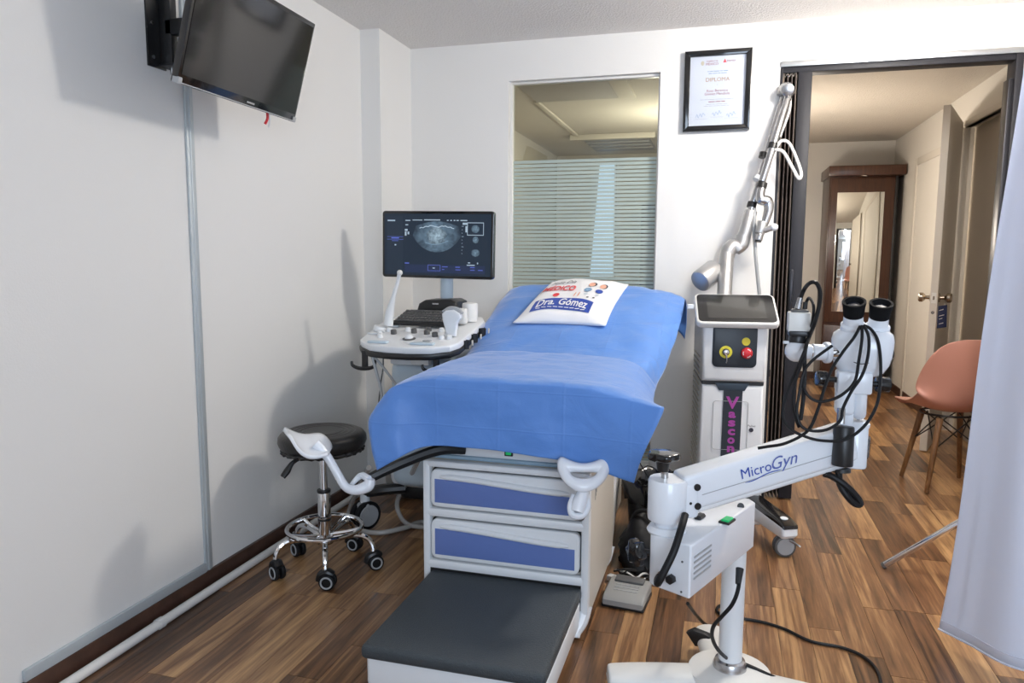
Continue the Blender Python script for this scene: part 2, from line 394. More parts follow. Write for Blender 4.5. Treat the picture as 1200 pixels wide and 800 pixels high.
struct(MB().bx(XL-.1, XL, YR, YB+.05, 0, H).obj('wall_left', WALL, None, 0))
wb = MB()
WX0, WX1, WZ0, WZ1 = -1.118, -.330, .12, 2.133
DX0, DX1, DZ = .236, 1.235, 2.115
wb.bx(XL-.1, WX0, YB, YB+TW, 0, H).bx(WX0, WX1, YB, YB+TW, 0, WZ0).bx(WX0, WX1, YB, YB+TW, WZ1, H).bx(WX1, DX0, YB, YB+TW, 0, H).bx(DX0, DX1, YB, YB+TW, DZ+.025, H).bx(DX1, XR, YB, YB+TW, 0, H)
struct(wb.obj('wall_back', WALLB, None, 0))
struct(MB().bx(XL, -1.675, 3.478, YB+.02, 0, H).obj('trim_1', WALL, None, 0))
struct(MB().bx(XL-.1, XR+.1, YR-.1, YB+TW, H, H+.08).obj('ceiling', CEIL, None, 0))
struct(MB().bx(XR, XR+.1, YR, YB, 0, H).obj('wall_right', WALL, None, 0))
# rear wall, with two window openings that let the day in
wr = MB()
for (a, b2, z0, z1) in ((XL-.1, -1.64, 0, H), (-1.64, -1.32, 0, .9), (-1.64, -1.32, 2.3, H), (-1.32, .1, 0, H), (.1, 1.9, 0, .75), (.1, 1.9, 2.15, H), (1.9, XR+.1, 0, H)):
    wr.bx(a, b2, YR-.1, YR, z0, z1)
struct(wr.obj('wall_rear', WALL, None, 0))
bb = struct(MB().bx(XL, XL+.014, YR, 3.478, 0, .068, .002).obj('baseboard_left', BROWN, None))
MB().bx(-1.675, WX1, YB-.012, YB, 0, .06).obj('board', BROWN, bb, 0)
t2 = MB(); t2.bx(XL, XL+.010, 2.178, 2.215, .07, H-.01, .003)
t2 = struct(t2.obj('trim_2', ALUP, None))
MB().bx(XL+.0, XL+.013, 2.19, 2.202, .07, H-.01, .002).obj('rib', ALUP, t2)
MB().bx(XL, XL+.012, 1.445, 2.18, .068, .102, .003).obj('bottom_rail', ALUP, t2)
# skirting and conduit
pp = thing('conduit_pipe', 'long white plastic pipe lying along the foot of the bare wall', 'pipe', (XL+.045, 2.2, 0))
MB().tube([(XL+.045, -.5, .016), (XL+.047, 1.5, .016), (XL+.044, 2.4, .016), (XL+.046, 3.45, .016)], .0155, 12).obj('pipe_run', PIPE, pp)
for y in (1.9, 2.95): MB().cyl((XL+.046, y-.012, .016), (XL+.046, y+.012, .016), .0185, n=16).obj('pipe_clip', PIPE, pp)

# window in the back wall
win = struct(MB().bx(WX0, WX1, YB+.05, YB+.056, WZ0, WZ1).obj('window_1', GLASS, None, 0))
for (a, b2, c, d) in ((WX0, WX0+.014, WZ0, WZ1), (WX1-.010, WX1, WZ0, WZ1), (WX0+.014, WX1-.01, WZ1-.012, WZ1), (WX0+.014, WX1-.01, WZ0, WZ0+.012)):
    MB().bx(a, b2, YB+.032, YB+.075, c, d, .002).obj('window_frame', WPLW, win)
s0 = MB().box((0, 0, 0), (WX1-WX0-.026, .0012, .0152)).obj('film_stripe', FILM, win, 0)
z = WZ0+.02; i = 0
while z < 1.733:
    o = s0 if i == 0 else s0.copy()
    if i: COL.objects.link(o)
    o.location = ((WX0+WX1)/2+.002, YB+.0485, z); z += .0205; i += 1

# doorway to the hall
dr = struct(MB().bx(DX0-.002, DX1+.02, YB-.012, YB+.10, DZ+.004, DZ+.03, .002).obj('door_1', ALU, None))
MB().bx(DX0, DX1, YB+.0, YB+.09, DZ-.022, DZ+.004, .002).obj('top_track', BRONZE, dr)
MB().bx(DX1-.018, DX1+.012, YB-.008, YB+.10, 0, DZ+.004, .002).obj('jamb', BRONZE, dr)
MB().bx(DX1-.036, DX1-.016, YB+.01, YB+.08, 0, DZ-.10, .002).obj('strike_post', DARKM, dr)
MB().bx(DX0-.001, DX0+.012, YB-.004, YB+.10, 0, DZ, .002).obj('jamb', BRONZE, dr)
# hall shell
HX, HY = 1.556, 7.95
hw = MB(); oy0, oy1, oz = 4.98, 5.80, 2.10
hw.bx(HX, HX+.1, YB+TW, oy0, 0, H).bx(HX, HX+.1, oy0, oy1, oz, H).bx(HX, HX+.1, oy1, HY, 0, H)
struct(hw.obj('wall_hall_right', HALLW, None, 0))
struct(MB().bx(.02, 2.7, HY, HY+.1, 0, H).obj('wall_hall_back', HALLW, None, 0))
struct(MB().bx(.02, .1, YB+TW, HY, 0, H).obj('wall_hall_left', HALLW, None, 0))
struct(MB().bx(.02, 2.8, YB+TW, HY+.1, H, H+.08).obj('ceiling_hall', HALLC, None, 0))
struct(MB().bx(HX+.06, HX+.1, oy0-.02, oy1+.02, 0, oz+.02).obj('wall_closet', BEIGE, None, 0))
b2 = struct(MB().bx(HX-.012, HX, oy1+.06, HY, 0, .07).obj('baseboard_hall', BROWN, None, 0))
MB().bx(.1, HX, HY-.012, HY, 0, .07).obj('board', BROWN, b2, 0)
MB().bx(HX-.012, HX, YB+TW, oy0-.03, 0, .07).obj('board', BROWN, b2, 0)
d2 = struct(MB().bx(HX-.012, HX+.04, oy1, oy1+.05, 0, oz+.04, .003).obj('door_2', DOORW, None))
MB().bx(HX-.012, HX+.04, oy0-.04, oy0, 0, oz+.04, .003).obj('jamb', DOORW, d2)
MB().bx(HX-.012, HX+.04, oy0, oy1, oz, oz+.04, .003).obj('head_jamb', DOORW, d2)
d3 = struct(MB().bx(HX-.015, HX, 6.2, 6.26, 0, 2.05, .003).obj('door_3', DOORW, None))
MB().bx(HX-.015, HX, 7.0, 7.06, 0, 2.05, .003).obj('jamb', DOORW, d3)
MB().bx(HX-.015, HX, 6.26, 7.0, 1.99, 2.05, .003).obj('head_jamb', DOORW, d3)
MB().bx(HX-.006, HX, 6.26, 7.0, 0.01, 1.99).obj('door_leaf', HALLW, d3, 0)
# room behind the window
struct(MB().bx(-1.93, -1.83, YB+TW, 8.4, 0, H).obj('wall_side_left', SIDEW, None, 0))
struct(MB().bx(-1.93, .02, 8.3, 8.4, 0, H).obj('wall_side_back', SIDEW, None, 0))
cs = struct(MB().bx(-1.93, .02, YB+TW, 8.4, H, H+.08).obj('ceiling_side', mat('side_ceiling', (.60, .56, .49), .9, bump=.2, bscale=150), None, 0))
MB().bx(-1.335, -.735, 4.70, 5.343, H-.012, H, .002).obj('ceiling_hatch', mat('hatch_grey', (.40, .38, .35), .6), cs)
MB().bx(-.735, -.62, 4.6, 5.343, H-.02, H, .003).obj('ceiling_batten', SIDEW, cs)
MB().bx(-1.36, -1.318, 5.343, 6.88, H-.016, H, .003).obj('ceiling_batten', SIDEW, cs)
ac = thing('air_grille', 'long grey ventilation grille under the ceiling of the room behind the window', 'grille', (-1.0, 7.2, H-.1))
MB().bx(-1.40, -.62, 6.88, 6.93, H-.05, H-.002, .004).obj('front_rail', SIDEW, ac)
MB().bx(-1.32, -.70, 6.95, 7.9, H-.02, H-.004).obj('grille_panel', mat('grille_grey', (.32, .32, .33), .5), ac, 0)
for y in (7.05, 7.25, 7.45, 7.65): MB().bx(-1.31, -.71, y, y+.05, H-.03, H-.018, .003).obj('slat', GREYM, ac)
cb = thing('side_cabinet', 'dark tall cabinet seen faintly through the striped window film', 'cabinet', (-.55, 7.9, 0))
MB().bx(-.82, -.27, 7.75, 8.28, 0, 1.75, .01).obj('body', mat('dim_brown', (.10, .08, .06), .6), cb)
for x in (-.81, -.54): MB().bx(x, x+.26, 7.73, 7.75, .08, 1.70, .006).obj('door', mat('dim_brown2', (.14, .11, .08), .6), cb)
wp = [aY(u, v, 8.285) for u, v in ((690, 325), (720, 325), (722, 190), (702, 190))]
w2 = struct(MB().prism([(p.x, p.z) for p in wp], (0, 8.298, 0), (1, 0, 0), (0, 0, 1), .012).obj('reflection_panel', mat('reflection_glow', (.5, .6, .7), .5, emit=(.42, .60, .85), estr=1.2), None, 0))  # added glowing panel, stands in for a pale reflection in the glass
for a_, b_ in zip(wp, wp[1:]+wp[:1]): MB().tube([a_-Vector((0, .012, 0)), b_-Vector((0, .012, 0))], .014, 6, 0).obj('window_frame', SIDEW, w2)  # rim around the added reflection panel, no real window behind it
dsk = thing('side_desk', 'low dark desk behind the striped window film', 'desk', (-.5, 7.0, 0))
MB().bx(-.62, -.02, 6.6, 7.4, .70, .74, .006).obj('desk_top', BROWN, dsk)
for x in (-.6, -.06):
    for y in (6.63, 7.35): MB().bx(x, x+.04, y, y+.04, 0, .70).obj('leg', BROWN, dsk, 0)

# ================================================================== FOLDING DOOR
fd = thing('accordion_door', 'dark brown folding door pushed open beside the hall doorway', 'door', (.31, YB+.04, 0))
x = DX0+.016; n = 7
for i in range(n):
    xa, xb = x+i*.0088, x+(i+1)*.0088
    ya, yb = (YB-.008, YB+.088) if i % 2 == 0 else (YB+.088, YB-.008)
    m = MB(); p0, p1 = Vector((xa, ya, 0)), Vector((xb, yb, 0)); d = (p1-p0).normalized(); nn = Vector((-d.y, d.x, 0))*.0022
    vs = [p0+nn, p1+nn, p1-nn, p0-nn]; vs = [v+Vector((0, 0, .012)) for v in vs]+[v+Vector((0, 0, DZ-.03)) for v in vs]
    m.add(vs, [(0, 1, 2, 3), (4, 5, 6, 7), (0, 1, 5, 4), (1, 2, 6, 5), (2, 3, 7, 6), (3, 0, 4, 7)])
    f_ = m.obj('fold_panel', ACC, fd, 0)
    if i % 2 == 0 and i: MB().cyl((xa, YB-.010, .012), (xa, YB-.010, DZ-.03), .0028, n=8).obj('hinge_strip', ACCE, f_)
xe = x+n*.0088
MB().bx(xe+.002, .378, YB-.004, YB+.08, .008, DZ-.022, .003).obj('lead_post', BRONZE, fd)
h_ = MB().bx(.318, .338, YB-.016, YB-.003, .96, 1.16, .004).obj('pull_handle', DARKM, fd)

# ================================================================== TV AND BRACKET
tvM = Matrix.Rotation(R(16), 3, 'Y')                    # leans into the room
TVO = Vector((-1.5, 1.813, 1.70)); ty = Vector((0, 1, -.012)).normalized(); tz = Vector((math.sin(R(16)), 0, math.cos(R(16)))); tn = ty.cross(tz)   # tn faces the room
if tn.x < 0: tn = -tn
TWID, THGT = .60, .345
def tvp(u, v, w): return TVO+ty*u+tz*v+tn*w
tv = thing('television', 'flat black television tilted down from a wall bracket', 'television', tvp(.3, 0, -.02))
Mtv = Matrix((ty, tz, tn)).transposed()
if Mtv.determinant() < 0: Mtv = Matrix((ty, tz, tn)).transposed()
MB().box(tvp(.3, THGT/2, -.012), (TWID, THGT, .024), .004, 2, Mtv).obj('bezel', BLACKG, tv)
MB().box(tvp(.3, THGT/2+.006, .0006), (TWID-.022, THGT-.042, .003), 0, 2, Mtv).obj('screen', GLASSB, tv)
MB().box(tvp(.3, THGT/2-.03, -.036), (TWID-.12, THGT-.14, .03), .01, 2, Mtv).obj('back_shell', BLACK, tv)
for u in (.008, TWID-.008): MB().box(tvp(u, .009, -.008), (.017, .019, .024), .003, 2, Mtv).obj('corner_cap', GREYM, tv)
MB().box(tvp(.3, .0035, .001), (TWID-.03, .003, .003), 0, 2, Mtv).obj('trim_line', GREYM, tv)
MB().box(tvp(.335, .014, .0012), (.040, .006, .002), .0006, 1, Mtv).obj('badge', SILVER, tv)
rc = MB().tube([tvp(.475, .004, -.03), tvp(.477, -.016, -.026), tvp(.473, -.036, -.028)], .0045, 8).obj('red_plug', RED, tv)
MB().tube([tvp(.482, .004, -.03), tvp(.492, -.02, -.026), tvp(.50, -.042, -.03)], .003, 8).obj('white_plug', WPL, tv)
br = thing('tv_bracket', 'black steel wall bracket with a swivel arm behind the television', 'bracket', (XL, 2.07, 1.83))
MB().bx(XL, XL+.006, 2.02, 2.10, 1.815, 2.30, .001).obj('wall_plate', BLACK, br)
MB().bx(XL+.004, XL+.05, 2.075, 2.105, 1.83, 2.30, .003).obj('channel', BLACK, br)
MB().bx(XL+.004, XL+.075, 2.06, 2.125, 1.822, 1.828, .001).obj('foot_plate', BLACK, br)
MB().cyl((XL+.035, 2.09, 1.80), (XL+.035, 2.09, 1.825), .006, n=12).obj('bolt', SILVER, br)
for z in (1.845, 1.95, 2.2): MB().cyl((XL+.006, 2.04, z), (XL+.010, 2.04, z), .006, n=12).obj('screw', SILVER, br)
MB().box((XL+.125, 2.09, 1.945), (.20, .03, .05), .004).obj('swivel_arm', BLACK, br)
MB().box(tvp(.285, .14, -.0545), (.10, .16, .010), .002, 2, Mtv).obj('mount_plate', BLACK, br)
MB().tube([Vector((XL+.21, 2.09, 1.945)), tvp(.285, .18, -.058)], .018, 10, 0).obj('tilt_joint', BLACK, br)

# ================================================================== DIPLOMA
fx0, fx1, fz0, fz1 = -.212, .103, 1.833, 2.216
dp = thing('framed_diploma', 'black framed diploma hanging on the wall beside the interior window', 'diploma', ((fx0+fx1)/2, YB, fz0))
fwid = .027
for nm, poly in (('frame_rail', [(fx0, fz1), (fx1, fz1), (fx1-fwid, fz1-fwid), (fx0+fwid, fz1-fwid)]), ('frame_rail', [(fx0, fz0), (fx0+fwid, fz0+fwid), (fx1-fwid, fz0+fwid), (fx1, fz0)]),
                 ('frame_stile', [(fx0, fz0), (fx0, fz1), (fx0+fwid, fz1-fwid), (fx0+fwid, fz0+fwid)]), ('frame_stile', [(fx1, fz0), (fx1-fwid, fz0+fwid), (fx1-fwid, fz1-fwid), (fx1, fz1)])):
    MB().prism(poly, (0, YB-.001, 0), (1, 0, 0), (0, 0, 1), .026, .003).obj(nm, BLACKG, dp)
MB().bx(fx0+fwid-.004, fx1-fwid+.004, YB-.012, YB-.008, fz0+fwid-.004, fz1-fwid+.004).obj('certificate', PAPER, dp, 0)
ux, uz_ = Vector((1, 0, 0)), Vector((0, 0, 1)); cx = (fx0+fx1)/2; yf = YB-.0128
def dtx(t, dx, z, size, m, fit=None, **kw): lettering(dp, t, (cx+dx, yf, z), ux, uz_, size, m, fit, **kw)
def words_row(z, w, hgt, m, lens):              # rows of print too small to read
    tot = sum(lens)+.6*(len(lens)-1); x = -w/2
    for L_ in lens:
        a = w*L_/tot; flatq(dp, 'print_row', [(x, -hgt/2), (x+a, -hgt/2), (x+a, hgt/2), (x, hgt/2)], (cx, yf, z), ux, uz_, m); x += w*(L_+.6)/tot
dtx('GOBIERNO DE', -.028, 2.166, .010, INKM, .054); dtx('MÉXICO', -.028, 2.152, .016, INKM, .058)
flatq(dp, 'crest', [(.008*math.cos(a*.5236), .011*math.sin(a*.5236)) for a in range(12)], (cx-.073, yf, 2.158), ux, uz_, mat('ink_gold', (.62, .56, .42), .6))
dtx('FIRMEX', .062, 2.163, .011, INKM, .040)
flatq(dp, 'emblem', [(-.009, -.008), (.008, -.008), (0, .011)], (cx+.032, yf, 2.164), ux, uz_, INKR)
words_row(2.118, .095, .0032, INKS, (1, 3, 5, 2, 4)); words_row(2.108, .085, .0030, INKS, (3, 4, 2, 5))
dtx('DIPLOMA', 0, 2.078, .026, INKT, .112)
dtx('a', 0, 2.055, .009, INKG)
dtx('Rosa Berenice', 0, 2.026, .017, INKM, .100); dtx('Gómez Mendiola', 0, 2.011, .017, INKM, .118)
words_row(1.985, .16, .0016, INKG, (3, 4, 6, 8, 2, 4, 2))
words_row(1.974, .078, .0034, INKM, (5, 4, 3))
words_row(1.962, .10, .0015, INKG, (4, 2, 5, 3)); words_row(1.954, .12, .0015, INKG, (3, 3, 5, 4, 2))
for (a, zz) in ((-.075, 1.905), (.002, 1.912), (.070, 1.905)):
    pts = [(cx+a-.022+.0055*k, yf+.0004, zz+.010*math.sin(k*2.3+a*90)+.0016*k) for k in range(9)]
    MB().tube(pts, .0009, 5, 4).obj('signature', INKS, dp)
    flatq(dp, 'signature_line', [(-.032, 0), (.032, 0), (.032, .0008), (-.032, .0008)], (cx+a, yf, zz-.012), ux, uz_, INKG)
MB().bx(fx0+fwid-.002, fx1-fwid+.002, YB-.0155, YB-.0145, fz0+fwid-.002, fz1-fwid+.002).obj('glazing', glass_mat('frame_glass', (.97, .98, 1.), .05), dp, 0)

# ================================================================== EXAM BED
bx0, bx1, by0, by1 = -.937, -.371, 2.22, 2.78
bed = thing('exam_bed', 'white gynaecological exam bed with two blue drawers and a pull-out step', 'exam bed', (-.65, 2.5, 0))
# cabinet shell: an outline ring plus back, so drawers sit in recesses
m = MB(); fr = .028
m.bx(bx0, bx1, by0+.03, by1, .06, .545, .012)
m.obj('cabinet', CREAM, bed)
fp = MB()
fp.bx(bx0, bx0+fr, by0, by0+.035, .055, .545, .011).bx(bx1-fr, bx1, by0, by0+.035, .055, .545, .011)
fp.bx(bx0+.01, bx1-.01, by0+.001, by0+.034, .522, .545, .009).bx(bx0+.01, bx1-.01, by0+.001, by0+.034, .352, .383, .010).bx(bx0+.01, bx1-.01, by0+.001, by0+.034, .172, .204, .010)
fo = fp.obj('front_frame', WPL, bed); fo['kind'] = 'stuff'
del fo['kind']
MB().bx(bx0+.012, bx1-.012, by0+.035, by1-.02, .545, .558, .005).obj('cabinet_top', mat('top_glass', (.30, .42, .52), .12), bed)
for (z0, z1) in ((.386, .520), (.207, .350)):
    w, hgt = bx1-bx0-2*fr-.006, z1-z0-.006; cxx, cz = (bx0+bx1)/2, (z0+z1)/2
    MB().prism(rrect(w+.01, hgt+.01, .024), (cxx, by0+.030, cz), (1, 0, 0), (0, 0, 1), .004).obj('drawer_gap', BLACK, bed)
    d_ = MB().prism(rrect(w, hgt, .022), (cxx, by0+.028, cz), (1, 0, 0), (0, 0, 1), .030, .006, 3).obj('drawer', WPL, bed)
    pw, zt, zb = w-.030, hgt/2-.034, -hgt/2+.016
    poly = [(-pw/2, zb), (pw/2, zb)]+[(pw/2-pw*i/14, zt-.022+.020*(.5+.5*math.cos(math.pi*(1-i/14)))+.004) for i in range(15)]
    MB().prism(poly, (cxx, by0-.001, cz), (1, 0, 0), (0, 0, 1), .003, .001).obj('blue_panel', BLUE, d_)
    gp = [(-pw/2+.02+(pw-.04)*i/14, zt-.004+.020*(.5+.5*math.cos(math.pi*i/14))-.018) for i in range(15)]
    MB().tube([(cxx+a, by0-.004, cz+b_+.014) for a, b_ in gp], [.004]+[.010]*13+[.004], 10, 2).obj('grip', WPL, d_)
# pull-out step
sx0, sx1 = -.905, -.398
MB().bx(sx0-.006, sx1+.006, by0+.004, by0+.03, .060, .175).obj('step_opening', BLACK, bed, 0)
st = MB().bx(sx0, sx1, 1.735, by0+.2, .035, .128, .014, 3).obj('step_box', WPL, bed)
MB().bx(sx0-.006, sx1+.004, 1.715, by0+.02, .126, .166, .013, 3).obj('step_mat', STEP, st)
for px in (sx0+.05, sx1-.05):
    MB().cyl((px-.012, 1.80, .02), (px+.012, 1.80, .02), .019, n=16).obj('roller', BLACK, st)
for (px, sgn) in ((bx0+.035, 1), (bx1-.035, -1)):
    for py in (by0-.02, by1-.06):
        MB().tube([(px+sgn*-.02, py+.05, .10), (px-sgn*.012, py+.03, .055), (px, py+.01, .028), (px, py, .012)], [.024, .022, .017, .013], 10, 4).obj('foot', WPL, bed)
# plinth above the cabinet and bed frame
MB().bx(-.87, -.42, 2.262, 2.90, .556, .668, .01).obj('lift_housing', WPL, bed)
MB().bx(-.662, -.634, 2.256, 2.264, .570, .602, .002).obj('switch_frame', BLACK, bed)
MB().bx(-.657, -.639, 2.252, 2.258, .575, .597, .002).obj('rocker_switch', GREEN, bed)
MB().bx(-.96, -.34, 2.20, 2.86, .655, .70, .01).obj('seat_frame', BLACK, bed)
MB().bx(-.985, -.305, 2.175, 2.86, .695, .803, .035, 4).obj('seat_cushion', mat('cushion_blue', (.05, .09, .25), .45), bed)
ang = math.atan2(1.065-.815, 3.62-2.86); Mb = Matrix.Rotation(ang, 3, 'X')
cdir = Vector((0, math.cos(ang), math.sin(ang))); cn = Vector((0, -math.sin(ang), math.cos(ang)))
BO = Vector((-.645, 2.87, .797))
MB().box(BO+cdir*.395-cn*.055, (.68, .79, .10), .035, 4, Mb).obj('back_cushion', MATS['cushion_blue'], bed)
MB().box(BO+cdir*.38-cn*.125, (.60, .70, .035), .008, 2, Mb).obj('back_frame', BLACK, bed)
# rear pedestal with slanted white side plates
MB().bx(-.88, -.42, 2.80, 3.42, .05, .62, .02).obj('rear_body', CREAM, bed)
sp = [(2.80, .04), (2.93, .04), (3.16, .30), (3.22, .42), (3.36, .64), (3.22, .64), (3.12, .46), (3.02, .33)]
for (xa, nm) in ((-.415, 'side_plate'), (-.90, 'side_plate')):
    s_ = MB().prism([(p[0], p[1]) for p in sp], (xa, 0, 0), (0, 1, 0), (0, 0, 1), .022, .004).obj(nm, WPLW, bed)
MB().prism([(2.80, .12), (2.90, .14), (3.10, .40), (3.20, .60), (2.84, .60)], (-.418, 0, 0), (0, 1, 0), (0, 0, 1), .008, .002).obj('blue_side_panel', mat('side_blue', (.16, .18, .36), .45), bed)
for i in range(3): MB().bx(bx1-.0005, bx1+.001, by0+.10+.012*i, by0+.104+.012*i, .43+.01*i, .50+.006*i).obj('vent_slot', GREYP, bed, 0)
# left leg rest: black arm, white stem and cup
ls = MB().tube([W(545, 527, 2.46), W(515, 527, 2.44), W(470, 543, 2.42), W(425, 564, 2.38)], [.016, .019, .018, .016], 8, 5, up=(0, 0, 1), flat=1.0).obj('support_arm', BLACK, bed)
lr = MB().tube([W(434, 561, 2.33), W(431, 569, 2.33), W(417, 574, 2.32), W(405, 570, 2.32), W(396, 556, 2.32), W(388, 542, 2.32), W(379, 529, 2.32), W(370, 520, 2.32)], [.015, .020, .016, .014, .0135, .0135, .015, .017], 12, 6).obj('leg_rest', WEN, bed)
MB().tube([W(432, 561, 2.33), W(424, 557, 2.35), W(417, 562, 2.35), W(412, 568, 2.33)], [.012, .011, .009, .007], 10, 5).obj('stem_hook', WEN, lr)
rows = [[W(331, 500, 2.40), W(345, 508, 2.41), W(362, 511, 2.42), W(377, 506, 2.42), W(389, 521, 2.40)],
        [W(333, 504, 2.36), W(346, 513, 2.36), W(362, 516, 2.36), W(376, 514, 2.36), W(388, 527, 2.35)],
        [W(336, 508, 2.31), W(346, 522, 2.30), W(358, 530, 2.30), W(373, 533, 2.30), W(386, 531, 2.31)],
        [W(340, 509, 2.28), W(348, 527, 2.26), W(360, 537, 2.26), W(374, 536, 2.27), W(384, 532, 2.28)]]
modify(MB().grid(rows).obj('cup', WEN, lr, 180), 2, .010, 0)
# right leg rest seen end on: saddle cup with a slot, stem and clamp
rr = MB().tube([W(684, 566, 2.14), W(683, 578, 2.13), W(679, 590, 2.11), W(676, 600, 2.10)], [.017, .019, .022, .019], 12, 5).obj('leg_rest', WEN, bed)
MB().tube([W(672, 580, 2.13), W(668, 592, 2.11), W(671, 603, 2.10), W(682, 604, 2.10), W(689, 594, 2.11), W(688, 578, 2.13)], [.006, .008, .010, .010, .009, .006], 10, 5).obj('stem_hook', WEN, rr)
outer = [(656, 535), (664, 540), (674, 544), (684, 545.5), (694, 544), (704, 540), (713, 535), (714.5, 545), (711, 556), (704, 566), (695, 573), (684, 576), (673, 573), (664, 566), (657, 556), (654, 545)]
inner = [(667, 553), (671, 551.5), (677, 551), (684, 551), (691, 551), (697, 551.5), (701, 553), (701.5, 554.5), (700, 557.5), (696, 560.5), (690, 562), (684, 562.5), (678, 562), (672, 560.5), (668, 557.5), (666.5, 554.5)]
def dep(v): return 2.175-.06*max(0, min(1, (v-535)/40))
rws = [[W(u, v, dep(v)) for u, v in outer], [W((u+a)/2, (v+b_)/2, dep((v+b_)/2)-.016) for (u, v), (a, b_) in zip(outer, inner)], [W(u, v, dep(v)+.004) for u, v in inner]]
for r_ in rws: r_.append(r_[0])
modify(MB().grid(rws).obj('cup', WEN, rr, 180, weld=True), 2, .007, 1)
for sx in (657, 711): pass
MB().tube([W(676, 600, 2.11), W(680, 606, 2.20), W(684, 600, 2.30)], .012, 8, 4).obj('support_arm', BLACK, bed)

# ---- drapes
def wob(p, a, f=(11, 7, 13)): return Vector((a*math.sin(p.x*f[0]+p.y*4.1+1), a*math.sin(p.y*f[1]+p.x*9), a*math.sin(p.x*f[2]+p.y*6+p.z*5)))
def V(*a): return Vector(a)
xs = [-.90, -.76, -.62, -.50, -.40]
rows = []
def row(l2, l1, zc, y, r1, r2, dz=(0, 0, 0, 0, 0), ys=(0, 0, 0, 0, 0)):
    rows.append([V(*l2), V(*l1)]+[V(x, y+b_, zc+a) for x, a, b_ in zip(xs, dz, ys)]+[V(*r1), V(*r2)])
row((-1.035, 2.83, .70), (-1.008, 2.83, .822), .835, 2.83, (-.278, 2.79, .824), (-.225, 2.77, .74), (0, .003, .004, 0, -.004), (.012, .006, .0, -.012, -.03))
row((-1.036, 2.80, .70), (-1.010, 2.80, .824), .837, 2.80, (-.278, 2.76, .826), (-.222, 2.74, .74), (0, .003, .004, 0, -.002), (.010, .006, 0, -.012, -.03))
row((-1.04, 2.62, .70), (-1.014, 2.62, .822), .836, 2.60, (-.276, 2.60, .824), (-.215, 2.60, .74), (0, .003, -.002, .002, 0))
row((-1.045, 2.45, .69), (-1.016, 2.43, .822), .837, 2.40, (-.275, 2.42, .826), (-.200, 2.40, .75), (.002, -.002, .003, 0, .001))
row((-1.060, 2.28, .70), (-1.016, 2.23, .822), .840, 2.20, (-.276, 2.21, .828), (-.182, 2.22, .775), (0, .002, 0, .003, 0))
row((-1.068, 2.17, .715), (-1.012, 2.165, .816), .840, 2.152, (-.272, 2.150, .820), (-.150, 2.115, .797), (-.002, .002, .001, .002, 0))
row((-1.072, 2.13, .708), (-1.005, 2.135, .806), .832, 2.132, (-.268, 2.128, .808), (-.143, 2.090, .792), (-.003, 0, 0, 0, 0), (.004, 0, .002, 0, .002))
row((-1.074, 2.105, .700), (-.992, 2.112, .775), .800, 2.124, (-.270, 2.112, .780), (-.146, 2.080, .778), (-.005, 0, 0, 0, 0), (.010, 0, .004, 0, .004))
row((-1.064, 2.095, .640), (-.975, 2.095, .690), .718, 2.120, (-.284, 2.095, .704), (-.180, 2.075, .700), (-.008, 0, 0, 0, 0), (.040, .004, .014, -.006, .016))
row((-1.050, 2.092, .590), (-.966, 2.085, .630), .655, 2.118, (-.288, 2.084, .640), (-.205, 2.072, .640), (-.012, .004, -.004, -.006, -.012), (.038, .002, .018, -.008, .020))
row((-1.036, 2.092, .538), (-.955, 2.082, .588), .622, 2.118, (-.285, 2.080, .590), (-.220, 2.070, .576), (-.002, .006, -.002, -.006, -.016), (.030, .002, .020, -.008, .018))
so = MB().grid(rows).obj('seat_drape', SHEET, None, 180)
tag(so, 'blue disposable drape over the bed seat, hanging down above the drawers', 'drape')
ca_ = so.data.attributes.new('crease_edge', 'FLOAT', 'EDGE')
for e in so.data.edges:
    r0, r1 = e.vertices[0]//9, e.vertices[1]//9
    if r0 == r1 == 6: ca_.data[e.index].value = .75
    elif r0 >= 6 and e.vertices[0] % 9 == e.vertices[1] % 9 == 1: ca_.data[e.index].value = .35
modify(so, 3, .0025, 1, True, (.014, .11))
# back drape
rows = []
for i, (y, z) in enumerate(((2.66, .812), (2.79, .812), (2.87, .822), (2.98, .862), (3.24, .958), (3.46, 1.035), (3.58, 1.072), (3.66, 1.072), (3.70, 1.00), (3.705, .90))):
    t = i/9
    lx, ly = -1.012-.045*min(1, t*1.4), 0
    rx = -.275
    fl_ = min(1, .4+t)
    w = .006*math.sin(i*1.9)
    rr_ = [V(lx-.02, y, z-.10-.02*t), V(lx, y, z-.018)]
    for j, x in enumerate((-.92, -.78, -.64, -.50, -.38)): rr_.append(V(x, y, z+.004*math.sin(j*1.7+i*1.3)+(.004 if j == 2 else 0)))
    k_ = min(1, max(.15, (i-1)/4)); rr_ += [V(rx, y, z-.012), V(rx+.07*k_+.01, y-.01, z-.030+w-.04*(1-k_)), V(rx+.105*k_+.012+w, y-.02, z-.075+.035*(1 if 5 <= i <= 6 else 0)+w-.07*(1-k_))]
    rows.append(rr_)
bo = MB().grid(rows).obj('back_drape', SHEET, None, 180)
tag(bo, 'blue disposable drape over the raised backrest under the white pillow', 'drape')
modify(bo, 3, .0025, 1, True, (.022, .12))

